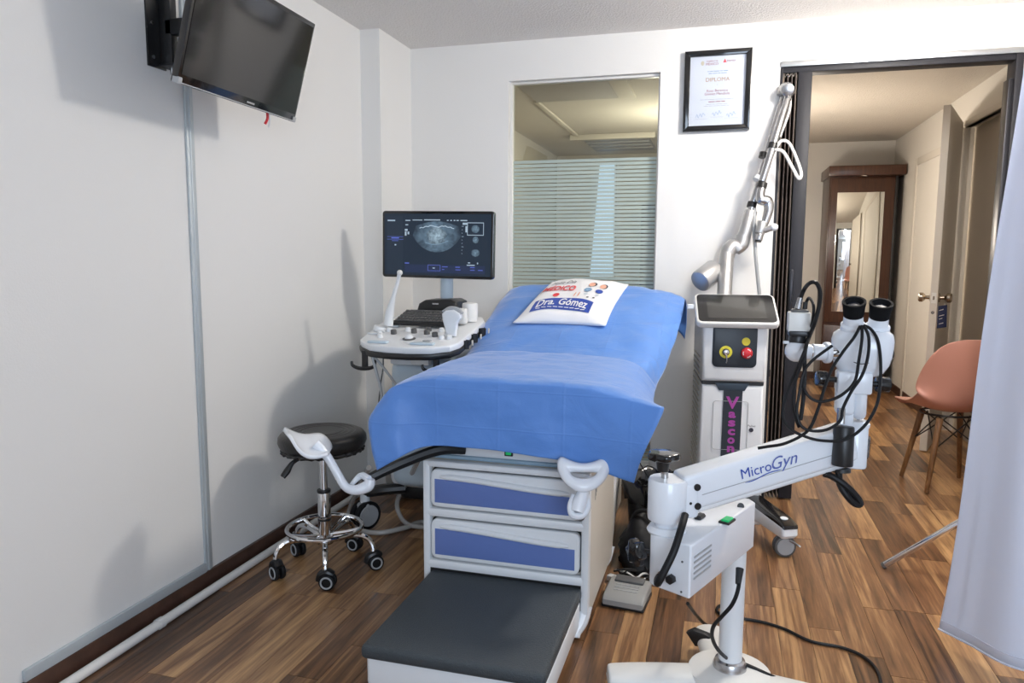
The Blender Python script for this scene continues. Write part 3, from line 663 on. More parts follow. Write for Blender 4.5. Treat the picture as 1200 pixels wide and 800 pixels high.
# ---- pillow
def sup(u): return max(0., 1-abs(u)**2.6)
pc = [V(-.872, 3.12, .926), V(-.470, 3.115, .926), V(-.437, 3.60, 1.078), V(-.815, 3.63, 1.085)]
pn = (pc[1]-pc[0]).cross(pc[3]-pc[0]).normalized()
def pil(u, v, s=1, off=0.):                     # u, v in -1..1
    a, b_ = (u+1)/2, (v+1)/2
    pin = 1-.035*(1-abs(v))*0 
    p = pc[0]*(1-a)*(1-b_)+pc[1]*a*(1-b_)+pc[2]*a*b_+pc[3]*(1-a)*b_
    c = (pc[0]+pc[1]+pc[2]+pc[3])/4
    k = 1-.05*(abs(u)**3*(1-v*v)+abs(v)**3*(1-u*u)); p = c+(p-c)*k
    hgt = (.014+.048*(sup(u)*sup(v))**.5)*(1-.45*max(0, abs(u)+abs(v)-1.6)/.4)
    hgt *= 1+.06*math.sin(5*u+3*v)
    return p+pn*(s*hgt*(1 if s > 0 else .3)+off)
pl = thing('pillow', 'small white printed pillow lying on the blue back drape', 'pillow', tuple((pc[0]+pc[2])/2-V(0, 0, .02)))
m = MB(); n = 22
for s in (1, -1): m.grid([[pil(-1+2*i/n, -1+2*j/n, s) for i in range(n+1)] for j in range(n+1)])
edge = [(-1+2*i/n, -1) for i in range(n)]+[(1, -1+2*i/n) for i in range(n)]+[(1-2*i/n, 1) for i in range(n)]+[(-1, 1-2*i/n) for i in range(n)]+[(-1, -1)]
m.grid([[pil(u, v, 1) for u, v in edge], [pil(u*1.022, v*1.022, 0, .004) for u, v in edge], [pil(u, v, -1) for u, v in edge]])
bm_ = m.obj('pillow_cover', PILLOW, pl, 180, weld=True)
def pprint(name, vs, fs, mt): b = MB(); b.add([pil(v.x, v.y, 1, .0025) for v in vs], fs); b.obj(name, mt, pl, 0, recalc=False)
def ptext(t, cx_, cy_, w, hgt, mt, arch=0., **kw):
    vs, fs = text_mesh(t, 1., **kw); x0, x1 = min(v.x for v in vs), max(v.x for v in vs); y0, y1 = min(v.y for v in vs), max(v.y for v in vs)
    o = []
    for v in vs:
        a = (v.x-x0)/(x1-x0)-.5; b_ = (v.y-y0)/(y1-y0)-.5
        o.append(Vector((cx_+a*w, cy_+b_*hgt+arch*(1-4*a*a), 0)))
    b = MB(); b.add([pil(v.x, v.y, 1, .0045) for v in o], fs); b.obj('lettering', mt, pl, 0, recalc=False)
def pband(x0, x1, y0, y1, arch, mt, off=.0022, name='banner'):
    b = MB(); n = 16; b.grid([[pil(x0+(x1-x0)*i/n, yy+arch*(1-4*(i/n-.5)**2)*k, 1, off) for i in range(n+1)] for yy, k in ((y0, .45), ((y0+y1)/2, .7), (y1, 1))]); b.obj(name, mt, pl, 180, recalc=False)
pband(-.74, .62, -.86, -.50, .15, INKB)
ptext('Dra. Gómez', -.06, -.64, 1.16, .26, PILLOW, .12, bold=.02)
for k_ in range(9): pband(-.62+.128*k_, -.62+.128*k_+.10, -.80+.06*(1-((k_-4)/4.)**2), -.775+.06*(1-((k_-4)/4.)**2), 0, PILLOW, .0042, 'print_row')
ptext('Feliz Día', -.42, .42, .62, .16, INKK, .04, shear=.3)
ptext('MÉDICO', -.40, .10, .80, .30, INKR, .05, bold=.03)
def disc(cx_, cy_, rx_, ry_, mt, name='print_patch', n=14, off=.0030):
    b = MB(); b.add([pil(cx_, cy_, 1, off)]+[pil(cx_+rx_*math.cos(2*math.pi*i/n), cy_+ry_*math.sin(2*math.pi*i/n), 1, off) for i in range(n)], [(0, i+1, (i+1) % n+1) for i in range(n)]); b.obj(name, mt, pl, 0, recalc=False)
disc(-.36, -.22, .075, .09, INKR, 'red_heart')
for (a, hair) in ((.33, INKK), (.60, INKK)):
    disc(a+.02, .34, .085, .13, hair, off=.0028); disc(a, .31, .075, .12, SKIN, off=.004); disc(a-.01, .02, .09, .10, INKS if a < .4 else INKB); disc(a, -.18, .04, .06, mat('print_grey', (.6, .65, .7), .7))
for a in (.08, .17): disc(a, -.20, .016, .10, SKIN)
for a in (.42, .56): disc(a, -.33, .03, .022, INKK)

# ================================================================== STOOL
sc_ = V(-1.455, 2.474, 0)
stl = thing('rolling_stool', 'round black padded stool with a chrome foot ring and five casters', 'stool', tuple(sc_))
pr = [(0, .478), (.135, .478), (.150, .484), (.160, .494), (.167, .512), (.165, .530), (.155, .543), (.142, .549)]
for r_ in (.118, .098, .078): pr += [(r_+.008, .5505), (r_+.003, .5475), (r_-.001, .5475), (r_-.006, .5505)]
pr += [(.05, .5495), (0, .549)]
seat = MB().lathe(pr, sc_, n=56).obj('seat', VINYL, stl)
sk = []
for i in range(73):
    a = 2*math.pi*i/72; rr_ = .150+.004*math.sin(i*2.7); sk.append(sc_+V(rr_*math.cos(a), rr_*math.sin(a), .483-.005*abs(math.sin(i*1.9))))
MB().tube(sk[:-1], .008, 6, 1, closed=True).obj('seat_skirt', VINYL, seat)
MB().cyl(sc_+V(0, 0, .466), sc_+V(0, 0, .480), .075, n=24).obj('seat_plate', BLACK, stl)
MB().tube([sc_+V(-.03, -.06, .468), sc_+V(-.06, -.11, .45), sc_+V(-.075, -.13, .42), sc_+V(-.085, -.145, .40)], [.006, .008, .013, .010], 10, 5).obj('height_lever', BLACK, stl)
MB().cyl(sc_+V(0, 0, .30), sc_+V(0, 0, .47), .0145, n=20).obj('gas_piston', CHROME, stl)
MB().cyl(sc_+V(0, 0, .12), sc_+V(0, 0, .31), .0245, n=24, b=.003).obj('column', CHROME, stl)
MB().cyl(sc_+V(0, 0, .305), sc_+V(0, 0, .318), .026, n=24, b=.003).obj('column_collar', BLACK, stl)
MB().cyl(sc_+V(0, 0, .195), sc_+V(0, 0, .203), .0255, n=24).obj('column_band', BLACK, stl)
MB().cyl(sc_+V(0, 0, .10), sc_+V(0, 0, .135), .034, n=24, b=.006).obj('hub', CHROME, stl)
RR = .142
MB().tube([sc_+V(RR*math.cos(a*R(10)), RR*math.sin(a*R(10)), .165) for a in range(36)], .0085, 10, 2, closed=True).obj('foot_ring', CHROME, stl)
for k in range(5):
    a = R(-60+72*k); d = V(math.cos(a), math.sin(a), 0); t = V(-d.y, d.x, 0); up = V(0, 0, 1)
    MB().tube([sc_+d*.024+up*.138, sc_+d*.09+up*.150, sc_+d*RR+up*.165], .007, 8, 4).obj('ring_spoke', CHROME, stl)
    MB().tube([sc_+d*.03+up*.122, sc_+d*.12+up*.137, sc_+d*.165+up*.128, sc_+d*.188+up*.098, sc_+d*.19+up*.060], .0105, 10, 6).obj('leg', CHROME, stl)
    ca = R((-78, -48, -95, -120, -118)[k]); wd = V(math.cos(ca), math.sin(ca), 0); tr = V(-wd.y, wd.x, 0); c0 = sc_+d*.19+tr*.008+up*.030
    cs_ = MB().tube([c0-tr*.036+up*.002, c0-tr*.026+up*.026, c0+up*.036, c0+tr*.022+up*.026], [.010, .013, .014, .010], 10, 4, up=wd, flat=1.5).obj('caster', BLACK, stl)
    for s in (-1, 1):
        MB().cyl(c0+wd*.005*s, c0+wd*.021*s, .030, n=28, b=.004).obj('wheel', RUBBER, cs_)
        MB().tube([c0+wd*.0212*s+(tr*math.cos(a*R(20))+up*math.sin(a*R(20)))*.0205 for a in range(18)], .0033, 8, 1, closed=True).obj('wheel_ring', GREYM, cs_)

# ================================================================== ULTRASOUND MACHINE
us = thing('ultrasound_machine', 'white ultrasound cart with a lit monitor showing a scan', 'ultrasound machine', (-1.25, 3.05, 0))
# monitor
mo = V(-1.271, 3.21, 1.2685); mr = Matrix.Rotation(R(.9), 3, 'Y'); mxd, mzd = mr @ V(1, 0, 0), mr @ V(0, 0, 1)
MW, MH = .548, .308
mon = MB().prism(rrect(MW, MH, .014), mo+V(0, .034, 0), mxd, mzd, .034, .004, 2).obj('monitor', BLACKG, us)
MB().box(mo+V(0, .045, -.02), (.34, .04, .20), .012, 2, mr).obj('monitor_back', WPL, mon)
yy = -.0006
flatq(mon, 'screen', rrect(MW-.024, MH-.026, .003), mo+V(0, yy, 0), mxd, mzd, SCR)
def ui(x0, x1, z0, z1, mt, dy=-.0012, nm='screen_mark'):        # fractions of the monitor, from upper left
    return flatq(mon, nm, [((a-.5)*MW, (.5-b_)*MH) for a, b_ in ((x0, z1), (x1, z1), (x1, z0), (x0, z0))], mo+V(0, dy, 0), mxd, mzd, mt)
ui(.045, .195, .08, .90, SCRL, -.0010, 'side_menu')
ui(.21, .93, .80, .92, emat('screen_bar', (.013, .024, .066), 1.), -.0010, 'lower_bar')
fan = [(0, .02)]
ctr = ((.50-.5)*MW, (.5-.185)*MH)
poly = []
for i in range(25):
    a = R(-62+124*i/24); poly.append((ctr[0]+.150*math.sin(a)*.9, ctr[1]+.012-.143*math.cos(a)))
poly += [(ctr[0]+.105-.0087*i, ctr[1]-.012+.022*math.sin(math.pi*i/24)) for i in range(25)]
fc = mo+mxd*ctr[0]+mzd*(ctr[1]-.055)
flatq(mon, 'scan_fan', poly, mo+V(0, -.0014, 0), mxd, mzd, echo_mat('echo_fan', (.008, .017, .033), (.15, .24, .33), 34, fc.x, fc.z, .16))
blob = [(ctr[0]+.048*math.cos(a*R(15))*(1+.12*math.sin(a*1.3)), ctr[1]-.058+.042*math.sin(a*R(15))) for a in range(24)]
flatq(mon, 'scan_mass', blob, mo+V(0, -.0017, 0), mxd, mzd, echo_mat('echo_mass', (.012, .026, .046), (.34, .47, .57), 70, fc.x, fc.z+.002, .078))
MB().tube([mo+mxd*(ctr[0]-.085+.0085*i)+mzd*(ctr[1]-.022+.013*math.sin(math.pi*i/20)+(-.006 if 8 < i < 13 else 0)+.002*math.sin(i*2.2))+V(0, -.0012, 0) for i in range(21)], .0022, 5, 2).obj('scan_arc', UIW, mon)
MB().tube([mo+mxd*(ctr[0]-.055+.008*i)+mzd*(ctr[1]-.088-.012*math.sin(math.pi*i/14)+.010*(i/14))+V(0, -.0012, 0) for i in range(15)], .0020, 5, 2).obj('scan_arc', emat('echo_line', (.16, .25, .34), 1.), mon)
for (x0, x1, z0, z1, mt) in ((.05, .12, .135, .155, UIW), (.215, .26, .135, .15, UIW), (.28, .37, .13, .142, UIW), (.385, .53, .125, .14, UIW), (.59, .605, .13, .145, UIW), (.62, .635, .13, .145, UIW), (.65, .665, .13, .145, UIW), (.675, .695, .13, .145, UIW), (.71, .77, .13, .145, UIW), (.73, .77, .17, .20, UIW),
                             (.21, .235, .27, .30, UIW), (.21, .225, .31, .37, UIW), (.235, .25, .31, .35, UIW), (.215, .24, .20, .215, UIW), (.755, .77, .22, .31, UIW), (.045, .195, .385, .39, UIB), (.045, .195, .425, .43, UIB), (.085, .155, .398, .415, UIB), (.09, .15, .445, .452, UIB), (.115, .13, .50, .52, UIW),
                             (.42, .535, .80, .806, UIB), (.42, .535, .885, .891, UIB), (.42, .424, .80, .891, UIB), (.531, .535, .80, .891, UIB), (.465, .485, .84, .855, UIW), (.55, .60, .82, .83, UIB), (.55, .57, .86, .87, UIB), (.67, .71, .82, .832, UIB), (.67, .715, .86, .87, UIB), (.80, .84, .82, .832, UIB), (.80, .84, .86, .87, UIB), (.87, .91, .86, .87, UIB), (.77, .84, .785, .80, UIW), (.78, .80, .75, .765, UIW), (.86, .87, .75, .775, UIW), (.21, .25, .775, .79, UIB),
                             (.77, .915, .165, .175, UIW), (.77, .915, .345, .355, UIW), (.77, .775, .165, .355, UIW), (.91, .915, .165, .355, UIW)):
    ui(x0, x1, z0, z1, mt)
for k in range(9): ui(.722, .722+(.018 if k % 3 == 0 else .008), .22+.05*k, .226+.05*k, UIW)
for (cx_, cz_, w_, h__) in ((.842, .26, .04, .06), (.845, .42, .03, .05), (.845, .61, .042, .055)):
    p0 = mo+mxd*((cx_-.5)*MW)+mzd*((.5-cz_)*MH)
    flatq(mon, 'thumbnail_scan', [(w_*MW*.9*math.cos(a*R(30)), h__*MH*math.sin(a*R(30))) for a in range(12)], mo+mxd*((cx_-.5)*MW)+mzd*((.5-cz_)*MH)+V(0, -.0013, 0), mxd, mzd, echo_mat('echo_thumb', (.009, .019, .036), (.16, .25, .33), 160, p0.x, p0.z, .035))
# monitor post, hump, console
pst = aY(516, 337, 3.20)
MB().cyl((pst.x, 3.285, .98), (pst.x, 3.285, 1.20), .030, n=20, b=.004).obj('monitor_post', GREYB, us)
MB().prism([(-.105, 0), (.105, 0), (.092, .055), (.065, .066), (-.06, .062), (-.09, .045)], (-1.245, 3.30, .955), (1, 0, 0), (0, 0, 1), .16, .012, 3).obj('post_housing', BLACK, us)
MB().bx(-1.265, -1.235, 3.136, 3.139, .998, 1.004).obj('housing_badge', SILVER, us, 0)
# console deck, tilted up toward the back
def cz(y): return .862+(y-2.66)*.13
def ctop(x, y, dz=0): return V(x, y, cz(y)+dz)
deck = [(-1.415, 2.73), (-1.35, 2.675), (-1.27, 2.655), (-1.18, 2.652), (-1.085, 2.665), (-1.02, 2.71), (-1.000, 2.77), (-1.02, 3.16), (-1.06, 3.25), (-1.47, 3.25), (-1.50, 3.15), (-1.435, 2.76)]
cyd = Vector((0, 1, .13)).normalized()
def deckpoly(k=1., dy=0): return [((x+1.23)*k, (y-2.66)/cyd.y+dy) for x, y in deck]
MB().prism(deckpoly(1.), (-1.23, 2.66, .862-.030), (1, 0, 0), cyd, .030, .008, 3).obj('console_deck', WPL, us)
MB().prism(deckpoly(1.012, -.004), (-1.23, 2.66, .862-.052), (1, 0, 0), cyd, .026, .008, 2).obj('console_rim', BLACK, us)
for (xa, xb) in ((-1.37, -1.285), (-1.185, -1.085)):
    MB().box(ctop((xa+xb)/2, 2.705, .004), (xb-xa, .035, .010), .005, 2).obj('palm_rest', GREYB, us)
MB().lathe([(.026, 0), (.028, .003), (.020, .006)], ctop(-1.225, 2.78, 0), (0, -.13, 1), 20).obj('trackball_ring', GREYD, us)
MB().ball(ctop(-1.225, 2.78, .003), .019, 16).obj('trackball', WPL, us)
kx = [(-1.33, 2.86), (-1.25, 2.89), (-1.185, 2.875), (-1.135, 2.84), (-1.20, 2.93)]
for x, y in kx: MB().lathe([(.013, 0), (.0125, .016), (.010, .019)], ctop(x, y), (0, -.13, 1), 16).obj('knob', GREYD, us)
for x, y in ((-1.38, 2.83), (-1.36, 2.79), (-1.29, 2.92), (-1.09, 2.80), (-1.06, 2.81), (-1.09, 2.87), (-1.10, 2.92), (-1.06, 2.86), (-1.37, 2.90), (-1.14, 2.93)):
    MB().lathe([(.012, 0), (.011, .014), (.007, .018)], ctop(x, y), (0, -.13, 1), 14).obj('key_button', WPL, us)
MB().box(ctop(-1.135, 2.755, .003), (.034, .02, .008), .003).obj('key_button', GREYM, us)
for i in range(4): MB().box(ctop(-1.415+.008*i, 2.84+.05*i, .004), (.05, .02, .008), .003).obj('key_button', WPL, us)
# keyboard
ko = V(-1.255, 3.03, .945); kd = Vector((0, 1, .42)).normalized(); kn = Vector((0, -kd.z, kd.y))
Mk = Matrix((Vector((1, 0, 0)), kd, kn)).transposed()
kb = MB().prism([(-.142, -.065), (.142, -.065), (.118, .065), (-.095, .065)], ko-kn*.008, (1, 0, 0), kd, .016, .004).obj('keyboard', BLACK, us)
kk = MB()
for r_ in range(5):
    for c_ in range(14):
        wv = -.045+r_*.022; sh = .010*r_
        kk.box(ko+V(-.118+c_*.0178+sh*.4, 0, 0)+kd*wv+kn*.010, (.0145, .017, .005), 0, 1, Mk)
ko_ = kk.obj('keys', GREYD, kb, 0); ko_['kind'] = 'stuff'
# transducer holders on the right rim
for i, y in enumerate((2.84, 2.95, 3.06)):
    MB().lathe([(.014, 0), (.016, .036), (.013, .036), (.012, .004)], V(-1.000, y, cz(y)-.046), (0, 0, 1), 16).obj('probe_holder', BLACK, us)
    MB().box(V(-.971, y, cz(y)-.02), (.005, .012, .022), .002).obj('holder_clip', CREAM, us)
MB().lathe([(.034, 0), (.036, .075), (.033, .082), (.020, .085)], V(-1.085, 3.14, .925), (0, 0, 1), 20).obj('gel_cup', WPLW, us)
MB().box(V(-1.095, 3.06, .955), (.05, .04, .07), .012, 3).obj('cup_bracket', WPLW, us)
# hooks
def hook(x, y):
    h_ = MB().bx(x-.012, x+.012, y-.008, y+.008, .755, .835, .004).obj('cable_hook', BLACK, us)
    MB().tube([V(x-.055, y-.01, .790), V(x-.050, y-.01, .772), V(x-.02, y-.01, .762), V(x+.02, y-.01, .764), V(x+.045, y-.01, .775), V(x+.050, y-.01, .800)], [.005, .007, .008, .008, .007, .006], 8, 5).obj('hook_arm', BLACK, h_)
hook(-1.385, 2.70); hook(-1.075, 2.70)
# column and base
MB().bx(-1.31, -1.17, 2.77, 3.22, .77, .82, .012).obj('deck_carrier', WPL, us)
MB().bx(-1.21, -1.13, 2.755, 2.78, .775, .815, .006).obj('carrier_cover', WPLW, us)
MB().bx(-1.355, -1.095, 2.85, 3.32, .22, .78, .05, 5).obj('column_body', GREYB, us)
MB().bx(-1.40, -1.06, 2.93, 3.42, .19, .33, .04, 4).obj('base_body', WPL, us)
MB().bx(-1.36, -1.10, 2.96, 3.40, .13, .20, .02, 3).obj('base_underside', BLACK, us)
for i, (x, y) in enumerate(((-1.50, 2.90), (-1.03, 2.92), (-1.48, 3.36), (-1.05, 3.36))):
    MB().tube([V(x+(.17 if x < -1.2 else -.10), y+.06, .185), V(x+(.08 if x < -1.2 else -.05), y+.02, .180), V(x, y, .165)], [.026, .026, .022], 10, 4).obj('base_leg', BLACK, us)
    c_ = MB().cyl((x, y, .10), (x, y, .165), .022, n=16, b=.004).obj('caster', WPL, us)
    ax_ = V(.86, -.5, 0)
    for s in (-1, 1):
        q = V(x, y, .066)+ax_*.020*s
        MB().cyl(q-ax_*.012, q+ax_*.012, .064, n=28, b=.006).obj('wheel', RUBBER, c_)
        MB().cyl(q+ax_*.010*s, q+ax_*.0155*s, .050, .046, n=28).obj('wheel_cap', GREYM, c_)
    MB().bx(x-.03, x+.03, y-.03, y+.03, .085, .125, .012).obj('caster_hood', GREYM, c_)
# transducers
pb = thing('wand_transducer', 'long slim white transducer standing upright at the console edge', 'transducer', tuple(ctop(-1.40, 2.90)))
MB().tube([aY(455, 381, 2.93), aY(457, 365, 2.93), aY(461, 348, 2.92), aY(466, 330, 2.91), aY(468, 321, 2.90)], [.021, .019, .010, .008, .009], 14, 6).obj('wand_body', WPL, pb)
MB().ball(aY(468.5, 319.5, 2.90), .0125, 14).obj('wand_tip', WPLW, pb)
MB().cyl(ctop(-1.425, 2.92, -.005), ctop(-1.42, 2.92, .018), .030, .028, n=16, b=.004).obj('wand_socket', WPL, us)
p2 = thing('convex_transducer', 'short broad grey-white transducer resting at the end of the console', 'transducer', tuple(ctop(-1.05, 2.84)))
c0 = aY(530, 378, 2.84)
MB().prism([(-.020, -.055), (.018, -.055), (.024, 0), (.042, .02), (.040, .040), (.012, .056), (-.022, .052), (-.042, .036), (-.036, .012)], c0+V(0, .016, 0), (1, 0, 0), (0, 0, 1), .032, .009, 3).obj('probe_body', WPL, p2)
MB().tube([c0+V(-.036, .0, .040), c0+V(-.008, 0, .056), c0+V(.024, 0, .052), c0+V(.041, 0, .036)], .012, 8, 4).obj('probe_face', GREYM, p2)
# cables hanging from the hook
cb_ = thing('transducer_cable', 'pale grey transducer cable looped over the hook under the console', 'cable', (-1.36, 2.72, .5))
MB().tube([W(436, 416, 2.98), W(440, 432, 2.98), W(446, 455, 2.98), W(448, 478, 2.98), W(443, 500, 2.98), W(446, 520, 3.0)], .0065, 8, 5).obj('cable_strand', GREYM, cb_)
MB().tube([W(434, 414, 2.98), W(444, 424, 2.98), W(458, 442, 2.98), W(472, 462, 3.0)], .0055, 8, 5).obj('cable_strand', GREYM, cb_)
MB().tube([W(449, 407, 2.99), W(449, 430, 2.99), W(446, 450, 2.99), W(443, 480, 2.99)], .0030, 6, 5).obj('cable_strand', GREYD, cb_)
hz = thing('clear_hose', 'coiled clear plastic hose on the floor between caster and drawers', 'hose', (-1.2, 2.75, 0))
MB().tube([W(432, 548, 2.80), aZ(412, 590, .10), aZ(409, 608, .03), aZ(420, 620, .015), aZ(445, 624, .014), aZ(475, 618, .014), aZ(500, 612, .014), V(-.96, 2.85, .014)], .0105, 10, 6).obj('hose_run', CLEAR, hz)
MB().tube([aZ(494, 530, .45), aZ(480, 560, .25), aZ(466, 585, .11), aZ(468, 602, .04), aZ(480, 615, .016), aZ(510, 618, .014)], .0105, 10, 6).obj('hose_run', CLEAR, hz)

# ================================================================== LASER MACHINE
LA = R(7); lo = aY(858, 470, 3.32); lo.z = 0
LX, LYv = V(math.cos(LA), math.sin(LA), 0), V(-math.sin(LA), math.cos(LA), 0)      # LYv points to the back
Ml = Matrix((LX, LYv, V(0, 0, 1))).transposed()
def lp(x, y, z): return lo+LX*x+LYv*y+V(0, 0, z)
lz = thing('laser_machine', 'tall white surgical laser cart with touchscreen and folded articulated arm', 'laser machine', tuple(lp(0, .2, 0)))
MB().prism([(-.138, .16), (.138, .16), (.134, .665), (-.134, .665)], lp(0, .40, 0), LX, (0, 0, 1), .40, .018, 3).obj('lower_body', WPL, lz)
MB().prism([(-.134, .680), (.134, .680), (.138, .93), (-.138, .93)], lp(0, .40, 0), LX, (0, 0, 1), .41, .016, 3).obj('upper_body', WPL, lz)
MB().bx(-.13, .13, -.0, .1, 0, .01)
MB().box(lp(0, .20, .672), (.262, .385, .016), .002, 1, Ml).obj('body_seam', BLACK, lz)
MB().prism([(-.058, .640), (.050, .640), (.068, .672), (-.076, .672)], lp(0, .002, 0), LX, (0, 0, 1), .006, .001).obj('seam_tab', mat('slate', (.03, .05, .075), .4), lz)
MB().box(lp(0, .2, .10), (.30, .46, .11), .02, 3, Ml).obj('base_plinth', WPL, lz)
MB().prism(rrect(.186, .188, .022, cx=0, cy=.838), lp(0, -.008, 0), LX, (0, 0, 1), .006, .002).obj('control_panel', NAVYP, lz)
ks = MB().lathe([(.027, 0), (.027, .003), (.014, .0035)], lp(-.037, -.014, .811), -LYv, 28).obj('key_switch', YEL, lz)
MB().lathe([(.0125, 0), (.0118, .012), (.008, .014)], lp(-.037, -.016, .811), -LYv, 20).obj('key_barrel', CHROME, ks)
MB().lathe([(.0155, 0), (.0155, .006), (.0125, .007)], lp(-.037, -.0155, .811), -LYv, 20).obj('key_bezel', BLACK, ks)
MB().tube([lp(-.036, -.028, .800), lp(-.034, -.03, .780), lp(-.035, -.028, .765)], .0035, 8, 3).obj('key_tag', SILVER, ks)
eb = MB().lathe([(.023, 0), (.0245, .008), (.022, .015), (.014, .019)], lp(.050, -.014, .809), -LYv, 28).obj('emergency_stop', RED, lz)
for a0 in (60, 180, 300):
    MB().tube([lp(.050, -.0305, .809)+LX*.0165*math.cos(R(a0+d))+V(0, 0, 1)*.0165*math.sin(R(a0+d)) for d in (-28, 0, 28)], .0028, 6, 3).obj('stop_arrow', WPL, eb)
MB().lathe([(.0175, 0), (.0175, .002)], lp(.046, -.014, .858), -LYv, 24).obj('warning_label', YEL, lz)
# tilted touchscreen
sd = Vector((0, math.cos(R(33)), math.sin(R(33)))); sdir = LYv*math.cos(R(33))+V(0, 0, 1)*math.sin(R(33)); sn = LX.cross(sdir)
so_ = lp(.005, .035, .998)
scn = MB().prism(rrect(.345, .215, .026), so_-sn*.030, LX, sdir, .030, .008, 3).obj('touchscreen', WPLW, lz)
MB().prism(rrect(.325, .195, .020), so_, LX, sdir, .0016).obj('screen_glass', BLACKG, scn)
MB().prism(rrect(.245, .150, .004), so_+sn*.0014, LX, sdir, .001).obj('display', mat('display_off', (.03, .03, .028), .08, coat=.5), scn)
MB().box(lp(-.185, .07, 1.0), (.03, .02, .022), .003, 1, Ml).obj('usb_cover', WPL, lz)
MB().box(lp(.0, .10, .95), (.12, .10, .07), .01, 2, Ml).obj('screen_bracket', WPL, lz)
# front strip, lettering and service door
MB().prism([(-.042, .18), (.038, .18), (.042, .642), (-.038, .642)], lp(0, -.001, 0), LX, (0, 0, 1), .003).obj('front_strip', NAVYP, lz)
for i, ch in enumerate('Vascona'):
    zz = .585 if i == 0 else .5375-.0385*(i-1)
    lettering(lz, ch, lp(.001, -.0045, zz), LX, V(0, 0, 1), .052 if i else .072, PURP, fit=.056 if i == 0 else .031, bold=.0022)
bp_ = rrect(.148, .217, .012, cx=-.006, cy=.485)
MB().tube([lp(x, -.0035, z) for x, z in bp_], .0011, 5, 0, closed=True).obj('service_door_edge', GREYM, lz)
MB().lathe([(.010, 0), (.009, .003)], lp(.085, -.0005, .468), -LYv, 12).obj('pulse_icon', INKK, lz)
lettering(lz, 'Pulse', lp(.085, -.0012, .486), LX, V(0, 0, 1), .013, INKK, fit=.034)
for i in range(22): MB().box(lp(-.139, .20, .25+.025*i), (.004, .26, .006), 0, 1, Ml).obj('side_louvre', CREAM, lz, 0)
# feet
for (sx_, tip) in ((1, 1), (-1, 1), (1, 0), (-1, 0)):
    y0_, y1_ = (.06, -.235) if tip else (.34, .40)
    p0, p1 = lp(.085*sx_, y0_, 0), lp((.195 if tip else .13)*sx_, y1_, 0)
    dv = (p1-p0); Lf = dv.length; dv.normalize(); sv = V(-dv.y, dv.x, 0)
    if tip:
        f_ = MB().prism([(0, .085), (Lf+.03, .085), (Lf+.045, .10), (Lf+.040, .138), (0, .160)], p0+sv*.036, dv, (0, 0, 1), .072, .012, 3).obj('front_foot', WPL, lz)
        MB().prism([(0, .150), (Lf+.044, .128), (Lf+.040, .142), (Lf-.01, .158), (0, .178)], p0+sv*.034, dv, (0, 0, 1), .068, .004, 2).obj('foot_cover', BLACKG, f_)
        MB().ball(p1-dv*.01+V(0, 0, .156), .017, 14, (1, 1, .35)).obj('foot_badge', WPL, f_)
    q = p1+V(0, 0, .045)
    c_ = MB().bx(q.x-.013, q.x+.013, q.y-.013, q.y+.03, .055, .10, .004).obj('caster', SILVER, lz)
    axw = V(.28, -.96, 0) if tip else LX
    for s in (-1, 1):
        MB().cyl(q+axw*(.012*s-.008), q+axw*(.012*s+.008), .045, n=28, b=.006).obj('wheel', GREYD, c_)
        MB().cyl(q+axw*(.019*s), q+axw*(.0225*s), .036, .033, n=28).obj('wheel_cap', GREYM, c_)
    MB().tube([q+V(.02, -.02, .03), q+V(.048, -.04, .022), q+V(.058, -.045, .016)], .005, 8, 3).obj('brake_lever', SILVER, c_)
# articulated arm (Y about 3.55)
D1 = 3.52
MB().cyl(lp(-.025, .235, .90), W(852, 296, D1), .034, n=24, b=.004).obj('arm_post', SATIN, lz)
MB().tube([W(852, 300, D1), W(854, 293, D1), W(860, 288, D1), W(866, 293, D1)], [.036, .037, .034, .032], 14, 4).obj('arm_elbow', SATIN, lz)
cw = MB().cyl(W(820, 330, D1-.03), W(838, 316, D1+.02), .054, n=28, b=.008).obj('counterweight', SATIN, lz)
MB().cyl(W(838, 316, D1+.02), W(848, 309, D1+.02), .018, n=16).obj('weight_rod', SATIN, lz)
MB().tube([W(862, 292, D1), W(869, 286, D1), W(871, 276, D1)], [.030, .034, .034], 14, 4).obj('arm_elbow', SATIN, lz)
MB().cyl(W(869, 288, D1), W(880, 247, D1), .032, .030, n=24, b=.004).obj('lower_arm', SATIN, lz)
MB().cyl(W(880, 247, D1), W(919, 110, D1), .0165, n=20, b=.002).obj('arm_tube', SILVER, lz)
MB().cyl(W(924, 112, D1-.05), W(893, 213, D1-.05), .0175, n=20, b=.002).obj('arm_tube', SILVER, lz)
MB().tube([W(917, 112, D1+.0), W(919, 106, D1-.005), W(922, 104, D1-.03), W(925, 110, D1-.05)], [.026, .030, .030, .024], 14, 4).obj('arm_head', SATIN, lz)
MB().cyl(W(923, 105, D1-.08), W(923, 105, D1-.04), .029, n=20, b=.004).obj('head_cap', SILVER, lz)
for (u, v) in ((881, 240), (895, 182)): MB().cyl(W(u-.8, v+3, D1), W(u+.8, v-3, D1), .022, n=18).obj('arm_clip', BLACK, lz)
for (u, v) in ((893, 217), (906, 171)): MB().cyl(W(u-.8, v+3, D1-.05), W(u+.8, v-3, D1-.05), .023, n=18).obj('arm_clip', BLACK, lz)
MB().cyl(W(889, 213, D1-.02), W(892, 209, D1-.02), .032, n=18).obj('clip_band', WPL, lz)
MB().tube([W(893, 219, D1-.05), W(891, 228, D1-.05), W(892, 234, D1-.05), W(899, 236, D1-.05), W(901, 244, D1-.05), W(898, 256, D1-.05), W(896, 264, D1-.05)], [.018, .020, .024, .026, .022, .019, .014], 14, 5).obj('wrist_joint', SILVER, lz)
hp = MB().cyl(W(894, 260, D1-.05), W(890, 274, D1-.05), .026, .022, n=20, b=.004).obj('handpiece', SATIN, lz)
